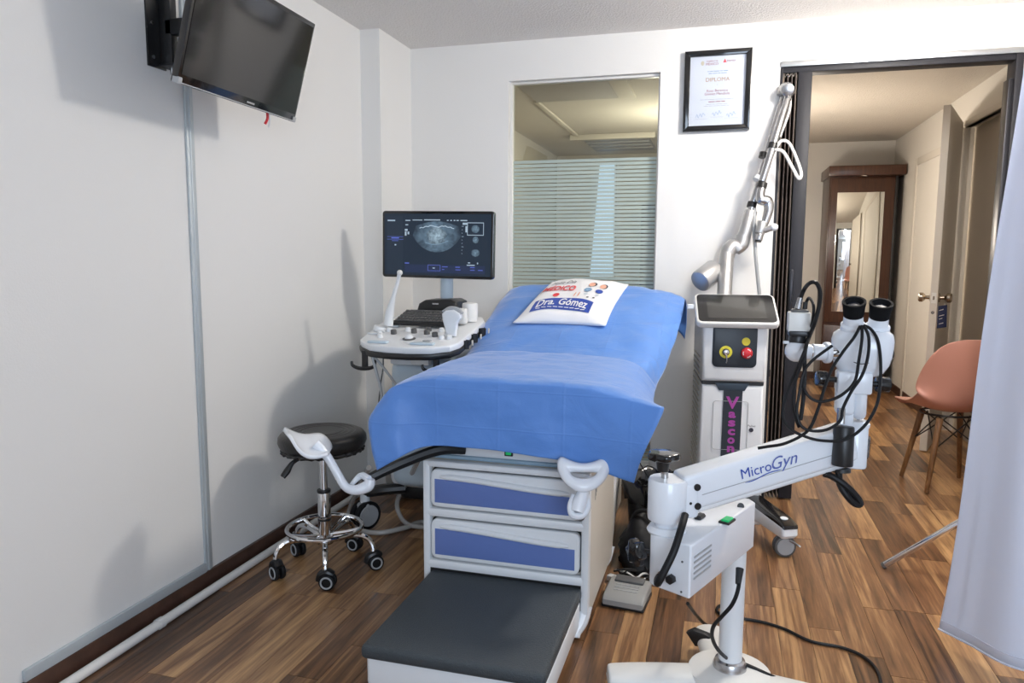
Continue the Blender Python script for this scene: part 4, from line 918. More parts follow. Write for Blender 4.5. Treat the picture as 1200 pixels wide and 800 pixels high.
MB().cyl(W(890, 274, D1-.05), W(889, 282, D1-.05), .019, .016, n=18, b=.003).obj('handpiece_tip', SILVER, hp)
MB().cyl(W(888.6, 281.6, D1-.05), W(888.2, 283.4, D1-.05), .0145, n=18).obj('nozzle', BLACK, hp)
MB().tube([W(896, 270, D1-.06), W(901, 268, D1-.07), W(907, 266, D1-.08)], [.014, .014, .016], 12, 4).obj('side_grip', SATIN, hp)
MB().ball(W(907.5, 266, D1-.085), .0175, 14).obj('grip_cap', WPL, hp)
MB().tube([W(910, 172, D1-.06), W(916, 165, D1-.07), W(925, 168, D1-.07), W(934, 187, D1-.07), W(939, 203, D1-.07), W(936, 209, D1-.07), W(928, 195, D1-.07), W(918, 178, D1-.07), W(908, 175, D1-.06)], .0075, 8, 6).obj('arm_hose', WPLW, lz)
MB().tube([W(908, 176, D1-.05), W(901, 205, D1-.05), W(897, 214, D1-.05)], .006, 8, 4).obj('arm_hose', WPLW, lz)
MB().tube([W(926, 112, D1-.04), W(925, 130, D1-.03), W(914, 160, D1-.03)], .006, 8, 4).obj('arm_hose', WPLW, lz)
MB().tube([W(884, 244, D1-.02), W(884, 270, D1-.02), W(886, 305, D1-.02), W(890, 345, D1+.02)], .0085, 8, 5).obj('arm_hose', GREYM, lz)

# ================================================================== COLPOSCOPE
cp0 = V(.060, 2.01, 0)
cp = thing('colposcope', 'white colposcope on a pole with binocular head, spring arm and power box', 'colposcope', tuple(cp0))
def blade(dirv, L_, w0, w1, h0, h1, z0):
    d = dirv.normalized(); s = V(-d.y, d.x, 0); m = MB(); rows = []
    for t, w, h_ in ((0, w0, h0), (.25, w0*.92, h0), (.6, w1*1.1, (h0+h1)/2+.004), (.92, w1*1.05, h1+.002), (.985, w1*.95, h1), (1, w1*.85, h1*.9)):
        c = cp0+d*L_*t; z1 = z0+h_
        rows.append([c-s*w*.5+V(0, 0, z0), c-s*w*.5+V(0, 0, z1*.75), c-s*w*.36+V(0, 0, z1), c+s*w*.36+V(0, 0, z1), c+s*w*.5+V(0, 0, z1*.75), c+s*w*.5+V(0, 0, z0)])
    m.grid(rows); m.add(rows[-1], [(0, 1, 2, 3, 4, 5)]); m.add([r[0] for r in rows]+[r[-1] for r in rows], [(0, 1, 6, 5), (1, 2, 7, 6), (2, 3, 8, 7), (3, 4, 9, 8)])
    return m
legs = ((V(-.325, -.075, 0), .335), (V(-.06, .26, 0), .27), (V(.36, -.06, 0), .38), (V(.02, -.34, 0), .34))
for d, L_ in legs:
    l_ = modify(blade(d, L_, .12, .095, .045, .040, .045).obj('base_leg', WPLW, cp, 180, weld=True), 2)
    e = cp0+d.normalized()*(L_-.045); q = e+V(0, 0, .022); a_ = V(-d.y, d.x, 0).normalized()
    c_ = MB().cyl(e+V(0, 0, .025), e+V(0, 0, .05), .014, n=14).obj('caster', BLACK, l_)
MB().bx
for d, L_ in legs:
    e = cp0+d.normalized()*(L_-.045); q = e+V(.0, 0, .0225); a_ = V(-d.y, d.x, 0).normalized()
    for s in (-1, 1): MB().cyl(q+a_*(.012*s-.007), q+a_*(.012*s+.007), .0225, n=20, b=.003).obj('wheel', BLACK, cp)
bk = cp0+V(-.06, .26, 0).normalized()*.20+V(-.045, 0, .05)
MB().prism([(0, 0), (.05, .01), (.045, .045), (-.01, .05), (-.03, .035)], bk, V(.9, -.3, 0).normalized(), V(0, 0, 1), .025, .004).obj('brake_pedal', BLACK, cp)
MB().lathe([(.12, .05), (.11, .088), (.07, .098), (.05, .10)], cp0, n=32).obj('base_hub', WPLW, cp)
MB().lathe([(.046, .096), (.045, .108), (.040, .120), (.034, .124)], cp0, n=32).obj('pole_ring', SILVER, cp)
MB().cyl(cp0+V(0, 0, .12), cp0+V(0, 0, .47), .0315, n=28).obj('pole', WPL, cp)
# power box
F_ = W(810, 640, 1.69); zt = F_.z; zb = W(805, 706, 1.69).z
Rr = aZ(888, 586, zt); Ll = aZ(759, 624, zt)
e1 = (Rr-F_); e2 = (Ll-F_); L1 = V(e1.x, e1.y, 0)
perp = V(-L1.y, L1.x, 0).normalized()
if perp.dot(e2) < 0: perp = -perp
wbx = .135
b0 = V(F_.x, F_.y, 0); ux_ = L1.normalized(); l0 = V(Ll.x, Ll.y, 0); lb = (l0-b0).dot(perp); la = (l0-b0).dot(ux_)
cr = (l0-b0).normalized()
allp = [b0+ux_*.004, b0+L1*.955, b0+L1+perp*.022, b0+L1+perp*(lb-.022), b0+L1*.955+perp*lb, l0+ux_*.05+perp*.004, l0+ux_*.022-cr*0+perp*.004, l0+ux_*.006-cr*.006, l0-cr*.022, b0+cr*.004]
bxo = MB().prism([(p.x, p.y) for p in allp], V(0, 0, zb), V(1, 0, 0), V(0, 1, 0), zt-zb, .005, 3).obj('power_box', WEN, cp)
fn = ux_.cross(V(0, 0, 1)); fn = -fn if fn.dot(CAM-b0) < 0 else fn; fn.z = 0
for i in range(5):
    p = b0+ux_*(.065)+fn*.0008+V(0, 0, zt-.032-.013*i)
    MB().box(p, (.095, .002, .0045), 0, 1, Matrix((ux_, fn, V(0, 0, 1))).transposed()).obj('vent_slot', GREYM, bxo, 0)
gs = aZ(852, 611, zt)
Mg = Matrix((ux_, perp, V(0, 0, 1))).transposed()
MB().box(gs+V(0, 0, .002), (.044, .028, .006), .001, 1, Mg).obj('switch_frame', BLACK, bxo)
MB().box(gs+V(0, 0, .006), (.034, .020, .007), .002, 1, Mg).obj('rocker_switch', GREEN, bxo)
MB().cyl(aZ(868, 593, zt), aZ(868, 593, zt+.003), .009, n=14).obj('top_plug', BLACK, bxo)
MB().box(aZ(820, 605, zt+.004), (.035, .02, .012), .004, 1, Mg).obj('top_plug', BLACK, bxo)
fq = lambda t, dz: b0+(l0-b0)*t+V(0, 0, zb+dz)
ff = V(-cr.y, cr.x, 0); ff = -ff if ff.dot(CAM-b0) < 0 else ff; ff.z = 0
MB().cyl(fq(.40, .036)-ff*.004, fq(.40, .036)+ff*.014, .0115, n=6, b=.002).obj('dial', BLACK, bxo)
MB().cyl(fq(.62, .040)-ff*.004, fq(.62, .040)+ff*.010, .008, n=14).obj('socket_ring', SILVER, bxo)
for tz_ in (.012, .085): MB().ball(fq(.18, tz_)+ff*.0008, .0028, 8).obj('screw', GREYD, bxo)
# column
D2 = 1.775
ct, cbm = W(783, 560, D2), W(783, 562, D2); cax = V(ct.x, ct.y, 0)
ztop = ct.z; znk = W(782, 611, D2).z
MB().lathe([(.034, 0), (.046, .004), (.047, .012), (.047, ztop-znk-.006), (.044, ztop-znk)], V(cax.x, cax.y, znk), n=32).obj('pivot_column', WEN, cp)
MB().cyl(V(cax.x, cax.y, zt-.01), V(cax.x, cax.y, znk+.004), .029, n=24).obj('column_neck', WEN, cp)
MB().lathe([(.045, 0), (.048, .006), (.040, .018)], V(cax.x, cax.y, zt-.004), n=28).obj('neck_flange', WEN, cp)
MB().cyl(V(cax.x-.008, cax.y, ztop), V(cax.x-.012, cax.y, ztop+.045), .009, n=14).obj('knob_stem', SILVER, cp)
kc = V(cax.x-.013, cax.y, ztop+.045)
kp = [(.037*(1+.10*math.cos(5*a*R(10)))*math.cos(a*R(10)), .037*(1+.10*math.cos(5*a*R(10)))*math.sin(a*R(10))) for a in range(36)]
MB().prism(kp, kc, V(1, 0, 0), V(0, 1, 0), .018, .006, 3).obj('top_knob', BLACKG, cp)
MB().cyl(kc-V(0, 0, .028), kc+V(0, 0, .002), .014, .018, n=16).obj('knob_boss', BLACK, cp)
sk0 = W(751, 646, D2+.03)
MB().cyl(sk0, sk0+V(.04, .0, 0), .008, n=10).obj('knob_stem', BLACK, cp)
MB().prism([(.030*(1+.14*math.cos(6*a*R(10)))*math.cos(a*R(10)), .030*(1+.14*math.cos(6*a*R(10)))*math.sin(a*R(10))) for a in range(36)], sk0-V(.0, 0, 0), V(.6, -.8, 0), V(0, 0, 1), .026, .006, 2).obj('clamp_knob', BLACKG, cp)
# spring arm
A0, A1 = W(803, 583, 1.775), W(1001, 523, 1.85)
adir = (A1-A0).normalized(); aside = V(-adir.y, adir.x, 0).normalized(); aup = adir.cross(aside)
if aup.z < 0: aup = -aup
Ma = Matrix((adir, aside, aup)).transposed(); AL = (A1-A0).length
MB().box((A0+A1)/2+aside*.02+aup*.012, (AL, .072, .088), .010, 3, Ma).obj('spring_arm', WEN, cp)
MB().box((A0+A1)/2+aside*.02-aup*.030, (AL*.90, .058, .030), .008, 3, Ma).obj('arm_cover', WPL, cp)
MB().box(A0+aside*.02+adir*.005+aup*-.005, (.05, .075, .09), .012, 3, Matrix((V(adir.x, adir.y, 0).normalized(), aside, V(0, 0, 1))).transposed()).obj('arm_knuckle', WEN, cp)
fs_ = -aside if (-aside).dot(CAM-A0) > 0 else aside
face = A0+aside*.02+aup*.012+fs_*.0365
for (t, u) in ((.028, .012), (.020, -.034)): MB().cyl(face+adir*t+aup*u-fs_*.004, face+adir*t+aup*u+fs_*.003, .0085, n=16).obj('pivot_cap', BLACK, cp)
MB().cyl(face+adir*.004-aup*.022-fs_*.004, face+adir*.004-aup*.022+fs_*.002, .0035, n=10).obj('screw', BLACK, cp)
MB().box(face+adir*(AL*.52)-aup*.010, (AL*.88, .001, .0018), 0, 1, Ma).obj('arm_seam', GREYM, cp, 0)
tx = lettering
tx(cp, 'Micro', face+adir*.183+aup*.010+fs_*.0012, adir, aup, .036, INKB, fit=.080)
tx(cp, 'Gyn', face+adir*.256+aup*.012+fs_*.0012, adir, aup, .044, mat('ink_periwinkle', (.10, .14, .42), .5), fit=.070, shear=.35)
MB().tube([face+adir*(.150+.011*i)+aup*(-.012-.002*math.sin(i*.8)+.0008*i)+fs_*.0006 for i in range(10)], [.0004]+[.0013]*8+[.0004], 5, 2).obj('swoosh', INKB, cp)
# black cable column to box
MB().tube([W(803, 603, 1.735), W(798, 620, 1.70), W(790, 645, 1.68), W(779, 668, 1.675), W(771, 683, 1.685), fq(.66, .030)+ff*.012, fq(.62, .038)+ff*.004], .0088, 10, 6).obj('arm_cable', RUBBER, cp)
# front end of the arm
D3 = 1.85
MB().cyl(W(1003, 497, D3+.02), W(1000, 548, D3+.02), .030, n=24, b=.006).obj('end_column', WEN, cp)
MB().cyl(W(989, 499, D3-.035), W(987, 546, D3-.035), .0245, n=24, b=.004).obj('grip_handle', BLACK, cp)
MB().cyl(W(986, 549, D3), W(986, 553, D3), .022, n=20).obj('handle_cap', BLACK, cp)
kq = W(1012, 523, D3+.04)
MB().prism([(.028*(1+.12*math.cos(6*a*R(10)))*math.cos(a*R(10)), .028*(1+.12*math.cos(6*a*R(10)))*math.sin(a*R(10))) for a in range(36)], kq-V(.016, 0, 0), V(.25, .97, 0), V(0, 0, 1), .03, .006, 2).obj('clamp_knob', BLACKG, cp)
MB().cyl(W(1000, 523, D3+.03), kq, .010, n=10).obj('knob_stem', BLACK, cp)
MB().tube([W(966, 555, D3-.01), W(975, 558, D3-.01), W(990, 568, D3-.02), W(1004, 582, D3-.02), W(1008, 590, D3-.02), W(1002, 590, D3-.02), W(992, 580, D3-.02), W(984, 566, D3-.01), W(983, 550, D3)], .0085, 10, 6).obj('loop_cable', RUBBER, cp)
MB().lathe([(.036, 0), (.037, .008), (.028, .016)], W(1001, 499, D3+.02), n=24).obj('end_flange', WEN, cp)
# head carrier
MB().box(W(993, 480, D3), (.030, .030, .085), .008, 2).obj('head_stem', WEN, cp)
MB().tube([W(985, 496, D3-.02), W(986, 478, D3-.02)], .010, 10, 0).obj('pivot_pin', SILVER, cp)
MB().box(W(990, 466, D3), (.045, .05, .085), .014, 3).obj('head_bracket', WEN, cp)
MB().box(W(1007, 468, D3), (.032, .055, .10), .016, 3).obj('head_bracket', WEN, cp)
MB().box(W(1000, 447, D3-.005), (.080, .06, .055), .006, 2).obj('focus_block', WEN, cp)
MB().tube([W(985, 445, D3), W(970, 444, D3)], .007, 10, 0).obj('focus_shaft', BLACK, cp)
MB().cyl(W(957, 443, D3), W(968, 444, D3), .020, n=20, b=.003).obj('focus_knob', BLACKG, cp)
MB().tube([W(1015, 449, D3), W(1028, 450, D3)], .007, 10, 0).obj('focus_shaft', BLACK, cp)
MB().cyl(W(1027, 450, D3), W(1041, 451, D3), .020, n=20, b=.003).obj('focus_knob', BLACKG, cp)
# binocular head
hc = W(1010, 412, D3)
vv = (CAM-hc); vv.z = 0; vv.normalize(); hr = V(-vv.y, vv.x, 0); hr = -hr if hr.dot(_rt) < 0 else hr
hd = (V(0, 0, 1)*.94-vv*-.25).normalized()
rows = []
for (z, wx, wy) in ((-.058, .040, .030), (-.050, .052, .040), (-.030, .064, .048), (-.010, .069, .052), (.010, .071, .054), (.030, .072, .052), (.046, .068, .046), (.054, .058, .036)):
    rows.append([hc+V(0, 0, z)+hr*wx*(abs(math.cos(a))**.75*(1 if math.cos(a) > 0 else -1))+vv*wy*(abs(math.sin(a))**.8*(1 if math.sin(a) > 0 else -1)) for a in [2*math.pi*i/32 for i in range(32)]])
m = MB()
for r_ in rows: r_.append(r_[0])
m.grid(rows); m.add(rows[0][:-1], [tuple(range(32))]); m.add(rows[-1][:-1], [tuple(range(32))])
hd_o = m.obj('binocular_head', WEN, cp, 50)
MB().tube([hc+V(0, 0, -.012-.012*math.sin(math.pi*i/10))+hr*(-.036+.0072*i)+vv*(.053-.010*abs(i-5)/5) for i in range(11)], .0012, 5, 2).obj('head_seam', GREYD, hd_o)
for (bu, bv, tu, tv_) in ((999, 394, 1001, 353), (1026, 396, 1033, 355)):
    b0_, t0_ = W(bu, bv, D3+.005), W(tu, tv_, D3-.045); ax_ = (t0_-b0_).normalized(); Lx = (t0_-b0_).length
    et = MB().lathe([(.030, 0), (.029, Lx*.35), (.0235, Lx*.40), (.0225, Lx*.62)], b0_, ax_, 24).obj('eye_tube', WEN, cp)
    MB().lathe([(.020, 0), (.0235, .001), (.0245, Lx*.10), (.0255, Lx*.24), (.0275, Lx*.36), (.0275, Lx*.40), (.022, Lx*.40), (.016, Lx*.30), (.010, Lx*.28)], b0_+ax_*Lx*.60, ax_, 24).obj('eyecup', mat('eyecup_rubber', (.008, .008, .009), .8, spec=.12), et)
    MB().lathe([(.0155, 0), (.014, .002), (.0005, .0035)], b0_+ax_*Lx*.885, ax_, 20).obj('eye_lens', mat('lens_blue', (.006, .010, .022), .4, spec=.15), et)
MB().cyl(W(1036, 414, D3), W(1044, 414, D3), .019, n=18, b=.003).obj('side_knob', BLACKG, cp)
MB().cyl(W(1030, 414, D3), W(1037, 414, D3), .010, n=16).obj('knob_stem', SILVER, cp)
# camera port
MB().cyl(W(990, 414, D3), W(971, 413, D3), .017, n=24).obj('port_tube', CHROME, cp)
MB().cyl(W(972, 413, D3), W(966, 413, D3), .027, n=28, b=.003).obj('port_ring', WEN, cp)
MB().cyl(W(967, 413, D3), W(951, 412, D3), .0205, n=24, b=.002).obj('port_barrel', WEN, cp)
MB().cyl(W(951, 412, D3), W(948, 412, D3), .016, n=24).obj('port_band', CHROME, cp)
MB().cyl(W(949, 412, D3), W(934, 411, D3), .019, .024, n=24).obj('port_barrel', WEN, cp)
MB().ball(W(933, 411, D3), .0275, 24).obj('port_elbow', WEN, cp)
MB().cyl(W(918, 401, D3), W(924, 401, D3), .004, n=10).obj('lock_pin', WPL, cp)
MB().cyl(W(934, 402, D3), W(935, 392, D3), .022, .0205, n=20, b=.002).obj('camera_mount', BLACK, cp)
cmo = MB().box(W(936, 377, D3), (.052, .05, .050), .004, 2).obj('camera_body', WPLW, cp)
MB().box(W(936, 390, D3), (.050, .048, .014), .003, 2).obj('camera_collar', BLACK, cmo)
MB().box(W(937, 365, D3), (.040, .044, .012), .004, 2).obj('camera_cap', GREYD, cmo)
MB().cyl(W(935, 362, D3), W(938, 349, D3), .0085, .0065, n=14).obj('camera_plug', SILVER, cmo)
MB().cyl(W(943, 362, D3), W(944, 354, D3), .006, n=12).obj('camera_plug', BLACK, cmo)
cbs = [
    ([(938, 350), (943, 338), (950, 331), (957, 332), (961, 342), (960, 358), (954, 380), (947, 398), (943, 415), (943, 440), (941, 470), (938, 492)], .0050),
    ([(944, 356), (948, 349), (953, 356), (953, 370), (949, 390), (945, 405), (937, 425), (926, 450), (919, 472), (918, 490), (926, 502), (940, 510), (962, 516), (990, 515), (1012, 500), (1026, 478), (1031, 455), (1032, 425), (1029, 400), (1021, 386), (1012, 381)], .0037),
    ([(1008, 382), (1001, 395), (988, 412), (975, 432), (966, 455), (959, 478), (950, 500), (938, 511), (918, 520), (900, 523), (888, 525)], .0037),
    ([(1010, 381), (1010, 398), (1006, 425), (1002, 446), (990, 460), (975, 468), (958, 470), (946, 462), (941, 448), (943, 430)], .0037),
    ([(1012, 381), (1018, 395), (1017, 418), (1010, 440), (998, 458), (988, 478), (985, 492), (972, 502), (955, 505), (940, 500), (934, 485), (936, 465), (945, 430), (975, 405)], .0037),
    ([(942, 420), (934, 440), (929, 465), (931, 485), (936, 500)], .0037)]
for i, (ps, r_) in enumerate(cbs):
    n_ = len(ps); MB().tube([W(u, v, D3-.055-.02*math.sin(math.pi*k/(n_-1))-.004*i+(.06 if (u < 950 and v < 400) else 0)) for k, (u, v) in enumerate(ps)], r_, 8, 5).obj('head_cable', RUBBER, cp)
# cords on the floor
pcx = MB().tube([W(867, 668, 1.84), W(865, 690, 1.82), W(858, 708, 1.82), W(846, 722, 1.84), W(836, 734, 1.86), W(835, 748, 1.90), W(843, 763, 1.94), aZ(858, 775, .103), aZ(873, 778, .105), aZ(900, 790, .09), aZ(940, 808, .05)], .0050, 8, 6).obj('power_cord', RUBBER, cp)
MB().cyl(W(867, 666, 1.84), W(865, 684, 1.82), .010, .007, n=12).obj('cord_plug', BLACK, cp)
fc_ = thing('floor_cord', 'black power cord snaking over the floor past the colposcope base', 'cord', tuple(aZ(940, 748, 0)))
MB().tube([W(806, 707, 2.05), aZ(817, 722, .10), aZ(830, 733, .02), aZ(850, 735, .006), aZ(862, 727, .006), aZ(858, 712, .006), aZ(845, 709, .006), aZ(840, 715, .006), aZ(850, 722, .010), aZ(873, 725, .006), aZ(895, 729, .006), aZ(920, 737, .006), aZ(950, 751, .006), aZ(985, 758, .006), aZ(1010, 768, .006), aZ(1027, 784, .006), aZ(1033, 805, .006), aZ(1030, 830, .006)], .0050, 8, 6).obj('cord_run', RUBBER, fc_)

# ================================================================== FOOT PEDAL, BIN, CABLE TANGLE
pe = thing('foot_pedal', 'grey foot pedal switch on the floor beside the drawers', 'foot pedal', (-.285, 2.50, 0))
q = [aZ(706, 712, .02), aZ(748, 717, .02)]
pM = Matrix.Rotation(R(-6), 3, 'Z'); pc0 = V(-.283, 2.525, 0)
MB().box(pc0+V(0, 0, .008), (.150, .150, .014), .004, 2, pM).obj('base', BLACK, pe)
rows_ = []
MB().prism([(-.078, .012), (.078, .012), (.078, .052), (.05, .060), (-.03, .050), (-.066, .040), (-.078, .030)], pc0+pM @ V(-.073, 0, 0), pM @ V(0, 1, 0), V(0, 0, 1), .146, .008, 3).obj('housing', GREYP, pe)
MB().box(pc0+pM @ V(0, .042, .060), (.105, .042, .014), .005, 2, pM @ Matrix.Rotation(R(6), 3, 'X')).obj('treadle', GREYD, pe)
for i in range(3): MB().box(pc0+pM @ V(0, .006-.018*i, .0555-.0022*i), (.085, .004, .002), 0, 1, pM @ Matrix.Rotation(R(7), 3, 'X')).obj('rib', GREYM, pe, 0)
MB().tube([pc0+pM @ V(.02, .075, .03), V(-.25, 2.66, .02), V(-.225, 2.72, .012), V(-.19, 2.78, .008)], .003, 6, 5).obj('pedal_cord', WPLW, pe)
bn = thing('waste_bin', 'black bin with a crumpled bag liner behind the exam bed', 'bin', (-.243, 3.09, 0))
MB().lathe([(.085, .0), (.098, .02), (.118, .27), (.126, .275), (.126, .285), (.112, .285), (.092, .03), (.08, .03)], V(-.243, 3.09, 0), n=28).obj('bin_body', BLACK, bn)
lin = []
for (r_, z_) in ((.118, .20), (.134, .25), (.138, .292), (.126, .300), (.108, .29), (.100, .22)):
    lin.append([V(-.243+(r_+.006*math.sin(i*2.3+z_*40))*math.cos(2*math.pi*i/36), 3.09+(r_+.006*math.sin(i*1.7+z_*30))*math.sin(2*math.pi*i/36), z_+.008*math.sin(i*1.9)) for i in range(37)])
MB().grid(lin).obj('bag_liner', BLACKG, bn, 60)
bg = thing('black_bag', 'slumped black bag lying on the floor behind the foot pedal', 'bag', (-.26, 2.79, 0))
m = MB(); n = 22; rws = []
for j in range(12):
    t = j/11; rws.append([])
    for i in range(n+1):
        a = 2*math.pi*i/n; r_ = (.118*(1-t**2.2)**.5+.003)*(1+.10*math.sin(3*a+j)+.05*math.sin(7*a+2*j)); rws[-1].append(V(-.255+.85*r_*math.cos(a), 2.86+.9*r_*math.sin(a)+.02*t, .004+.20*t*(1+.10*math.sin(2*a))))
m.grid(rws); m.obj('bag_body', RUBBER, bg, 70)
MB().tube([V(-.31, 2.86, .17), V(-.29, 2.84, .22), V(-.24, 2.84, .225), V(-.21, 2.86, .17)], .008, 8, 5).obj('bag_handle', RUBBER, bg)
ct_ = thing('cable_tangle', 'tangle of black and white cords on the floor under the black bag', 'cable', (-.27, 2.71, 0))
for k in range(5):
    pts = [V(-.35+.032*i+.015*math.sin(k*3+i), 2.705+.026*math.sin(i*1.3+k*1.1)+.008*k, .006+.010*((i+k) % 2)+.004*k) for i in range(7)]
    MB().tube(pts, .004, 6, 5).obj('cord', WPLW if k == 2 else RUBBER, ct_)
MB().box(V(-.345, 2.660, .016), (.06, .028, .022), .005, 2, Matrix.Rotation(R(-25), 3, 'Z')).obj('plug_strip', WPL, ct_)
wc = thing('thin_cord', 'thin black cord hanging down from the bed to the bin', 'cord', (-.38, 2.95, .5))
MB().tube([V(-.375, 3.0, .60), V(-.34, 2.99, .48), V(-.30, 3.0, .38), V(-.26, 3.03, .30)], .0025, 6, 5).obj('cord_run', RUBBER, wc)

# ================================================================== CURTAIN
def curve(pts, t):
    n = len(pts)-1; k = min(int(t*n), n-1); f = t*n-k
    a, b_, c, d = pts[max(k-1, 0)], pts[k], pts[k+1], pts[min(k+2, n)]
    return .5*((2*b_)+(c-a)*f+(2*a-5*b_+4*c-d)*f*f+(3*b_-a-3*c+d)*f**3)
bot = [V(.700, 2.515, 0), V(.765, 2.43, 0), V(.84, 2.365, 0), V(.93, 2.33, 0), V(1.05, 2.33, 0), V(1.25, 2.37, 0), V(1.55, 2.36, 0), V(1.9, 2.40, 0)]
top = [V(.835, 2.515, 0), V(.875, 2.48, 0), V(.93, 2.45, 0), V(1.0, 2.46, 0), V(1.12, 2.46, 0), V(1.32, 2.45, 0), V(1.6, 2.46, 0), V(1.95, 2.46, 0)]
rws = []
for j in range(29):
    t = j/28; z = .045+t*(2.30-.045); r_ = []
    for i in range(61):
        s = i/60; p = curve(bot, s).lerp(curve(top, s), t**.8)
        w = .004*math.sin(s*40+1.2*math.sin(t*3))*t*min(1, s*9)+.016*math.sin(s*15+t*2.2)*min(1, s*6)
        r_.append(V(p.x+.3*w+.006*math.sin(t*9+.7)*(1-s)*(1 if s < .1 else 0), p.y+w, z-.018*s*(1-t) if s < .5 else z-.009*(1-t)))
    rws.append(r_)
cu = thing('hanging_curtain', 'white cloth curtain hanging from the ceiling in front of the hall doorway', 'curtain', (.75, 2.5, .04))
modify(MB().grid(rws).obj('cloth', CURT, cu, 180), 1, .0015, 0)
MB().tube([rws[0][i]+V(0, -.001, .004) for i in range(0, 61, 2)], .0034, 6, 2).obj('hem', CURT, cu)
MB().tube([rws[1][i]*.35+rws[0][i]*.65+V(0, -.0015, .006) for i in range(0, 61, 2)], .0012, 5, 2).obj('hem_stitch', mat('stitch', (.62, .64, .74), .9), cu)
MB().tube([V(.8, 2.47, 2.316), V(2.28, 2.46, 2.316)], .010, 10, 0).obj('rail', ALU, cu)
for x in (.86, 1.4, 2.0): MB().cyl((x, 2.468, 2.318), (x, 2.468, H), .006, n=8).obj('rail_bracket', ALU, cu)
# chrome stand leg behind the curtain
sl = thing('chrome_stand', 'slanting chrome tube leg of a stand poking out from behind the curtain', 'stand', tuple(aZ(1036, 664, 0)))
e0 = aZ(1036, 662, .012); e1_ = V(1.02, 3.02, .345)
MB().cyl(e0, e1_, .0125, n=18, b=.002).obj('leg_tube', CHROME, sl)
MB().cyl(e0-(e1_-e0).normalized()*.006, e0+(e1_-e0).normalized()*.004, .0132, n=18).obj('foot_cap', GREYD, sl)
mid = e0.lerp(e1_, .66); MB().cyl(mid, mid+V(.16, .03, -.03), .006, n=12).obj('cross_brace', CHROME, sl)
MB().ball(mid, .010, 12).obj('joint', CHROME, sl)
MB().cyl(e1_, V(1.04, 3.02, 1.0), .0125, n=18).obj('upright', CHROME, sl)
MB().cyl(V(1.03, 3.02, .34), V(1.42, 2.95, .012), .0125, n=18).obj('leg_tube', CHROME, sl)

# ================================================================== PINK CHAIR
cc = V(1.19, 4.354, 0); fa = R(101); fdr = V(math.cos(fa), math.sin(fa), 0); sdr = V(-fdr.y, fdr.x, 0)
ch = thing('shell_chair', 'salmon pink shell chair with wooden dowel legs in the hall doorway', 'chair', tuple(cc))
prof = [(.235, .405, .15, 0), (.245, .425, .17, .0), (.225, .440, .19, .004), (.15, .437, .205, .012), (.05, .425, .215, .03), (-.05, .418, .22, .06), (-.13, .43, .222, .10), (-.175, .475, .222, .115), (-.20, .54, .222, .11), (-.22, .62, .218, .095), (-.24, .70, .205, .07), (-.255, .765, .18, .045), (-.262, .805, .135, .022), (-.264, .82, .07, .008)]
rws = []
for k, (f, z, w, lift) in enumerate(prof):
    r_ = []
    for i in range(13):
        s = -1+i/6; back = max(0, min(1, (z-.43)/.12)) if f < 0 else 0
        up_ = lift*abs(s)**2.6*(1-back*.55); fw_ = lift*abs(s)**2.2*back*1.1
        r_.append(cc+fdr*(f+fw_)+sdr*(s*w)+V(0, 0, z+up_*(1-back)))
    rws.append(r_)
shell = modify(MB().grid(rws).obj('shell', PINK, ch, 180), 2, .008, 0)
for (f, s) in ((1, 1), (1, -1), (-1, 1), (-1, -1)):
    tp = cc+fdr*(.10*f-.02)+sdr*(.10*s)+V(0, 0, .395); bt = cc+fdr*(.150*f)+sdr*(.155*s)+V(0, 0, .004)
    MB().cyl(bt, tp, .0115, .0175, n=14, b=.002).obj('leg', LEGW, ch)
    m_ = tp.lerp(bt, .42)
    MB().cyl(m_+V(0, 0, 0), cc+fdr*(-.06*f)+sdr*(.08*s)+V(0, 0, .398), .0035, n=8).obj('wire_strut', BLACK, ch)
    MB().cyl(m_, cc+fdr*(.08*f)+sdr*(-.09*s)+V(0, 0, .398), .0035, n=8).obj('wire_strut', BLACK, ch)
    MB().ball(m_, .006, 10).obj('bolt', SILVER, ch)
MB().tube([cc+fdr*(.12*math.cos(a*R(30)))+sdr*(.14*math.sin(a*R(30)))+V(0, 0, .402) for a in range(12)], .006, 8, 3, closed=True).obj('seat_ring', BLACK, ch)

# ================================================================== HALL: WARDROBE, DOOR, TAG
wdx0, wdx1, wy0, wy1 = .925, 1.50, 7.42, 7.93
wd_ = thing('wardrobe', 'dark wooden wardrobe with a tall mirror door at the end of the hall', 'wardrobe', (1.2, 7.65, 0))
MB().bx(wdx0, wdx1, wy0+.03, wy1, .0, 2.0, .004).obj('carcass', WARD, wd_)
MB().bx(wdx0-.02, wdx1+.045, wy0-.05, wy1, 1.955, 2.045, .006).obj('cornice', WARD, wd_)
wdo = MB().bx(wdx0+.01, wdx1-.03, wy0+.005, wy0+.03, .62, 1.94, .003).obj('door', WARD, wd_)
MB().bx(wdx0+.068, wdx0+.462, wy0-.001, wy0+.006, .72, 1.81, .002).obj('mirror_panel', MIRROR, wdo)
MB().bx(wdx0+.010, wdx1-.03, wy0+.005, wy0+.03, .06, .59, .004).obj('drawer', WARD, wd_)
MB().bx(wdx1-.028, wdx1-.004, wy0+.012, wy0+.03, .05, 1.95, .002).obj('dark_stile', BLACK, wd_)
MB().ball(V(1.20, wy0-.04, 1.952), .018, 12, (1.8, .6, .4)).obj('spot_light', CHROME, wd_)
fe, hg = V(1.262, 5.085, 0), V(1.517, 5.77, 0)
dd = (hg-fe).normalized(); dn_ = V(-dd.y, dd.x, 0); dl = (hg-fe).length
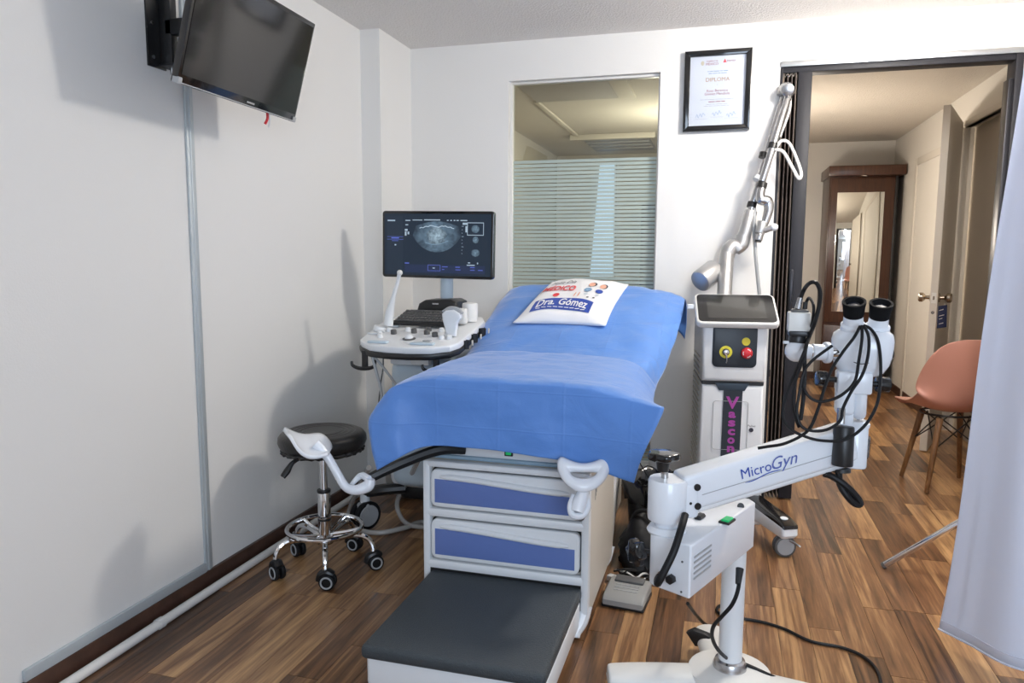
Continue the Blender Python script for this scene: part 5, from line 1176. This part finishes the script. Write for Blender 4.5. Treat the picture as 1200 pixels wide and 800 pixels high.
Md = Matrix((dd, dn_, V(0, 0, 1))).transposed()
hd_ = thing('hall_door', 'white interior door standing ajar in the hall with round brass knobs', 'door', tuple(fe))
MB().box(fe+dd*dl/2+V(0, 0, 1.07), (dl, .042, 2.12), .002, 1, Md).obj('door_leaf', DOORW, hd_)
MB().box(fe-dd*.001+V(0, 0, .975), (.002, .026, .065), 0, 1, Md).obj('latch_plate', WPLW, hd_, 0)
MB().box(fe-dd*.004+V(0, 0, .975), (.010, .012, .022), .002, 1, Md).obj('latch', BRASS, hd_)
MB().cyl(fe-dd*.004+V(0, 0, .885), fe+dd*.002+V(0, 0, .885), .010, n=14).obj('lock_cylinder', BRASS, hd_)
for s in (-1, 1):
    q = fe+dd*.06+dn_*.021*s+V(0, 0, .975)
    kn_ = MB().lathe([(.030, 0), (.028, .006), (.012, .008), (.011, .03), (.020, .036), (.029, .046), (.030, .062), (.024, .070)], q, dn_*s, 24).obj('knob', BRASS, hd_)
tg = thing('door_tag', 'dark blue hanging sign card looped over the door knob', 'sign', tuple(fe+V(.0, -.03, .72)))
q = fe+dd*.075-dn_*.035
tv_ = (_rt*1.0); tv_.z = 0; tv_.normalize(); tv2 = (tv_*.94+V(0, 0, .14)).normalized()
tu = V(0, 0, 1)
MB().prism([(-.032, -.20), (.042, -.20), (.036, -.06), (-.034, -.06)], q+V(0, 0, .985), tv2, tu, .003, .0008).obj('card', NAVY, tg)
MB().tube([q+V(0, 0, .985), q+tv2*.022+V(0, 0, .95), q+tv2*.020+V(0, 0, .925)], .002, 6, 3).obj('string', WPLW, tg)
for (a, b_, c) in ((.0, -.09, .026), (.004, -.125, .032), (.0, -.145, .02), (.004, -.175, .028)):
    flatq(tg, 'print_mark', [(a-c/2, b_), (a+c/2, b_+.003), (a+c/2, b_+.008), (a-c/2, b_+.004)], q+V(0, 0, .985)-tv2.cross(tu)*-.0045, tv2, tu, WPLW)
MB().box(fe+dd*.03+dn_*-.023+V(0, 0, 1.0), (.001, .001, .001))
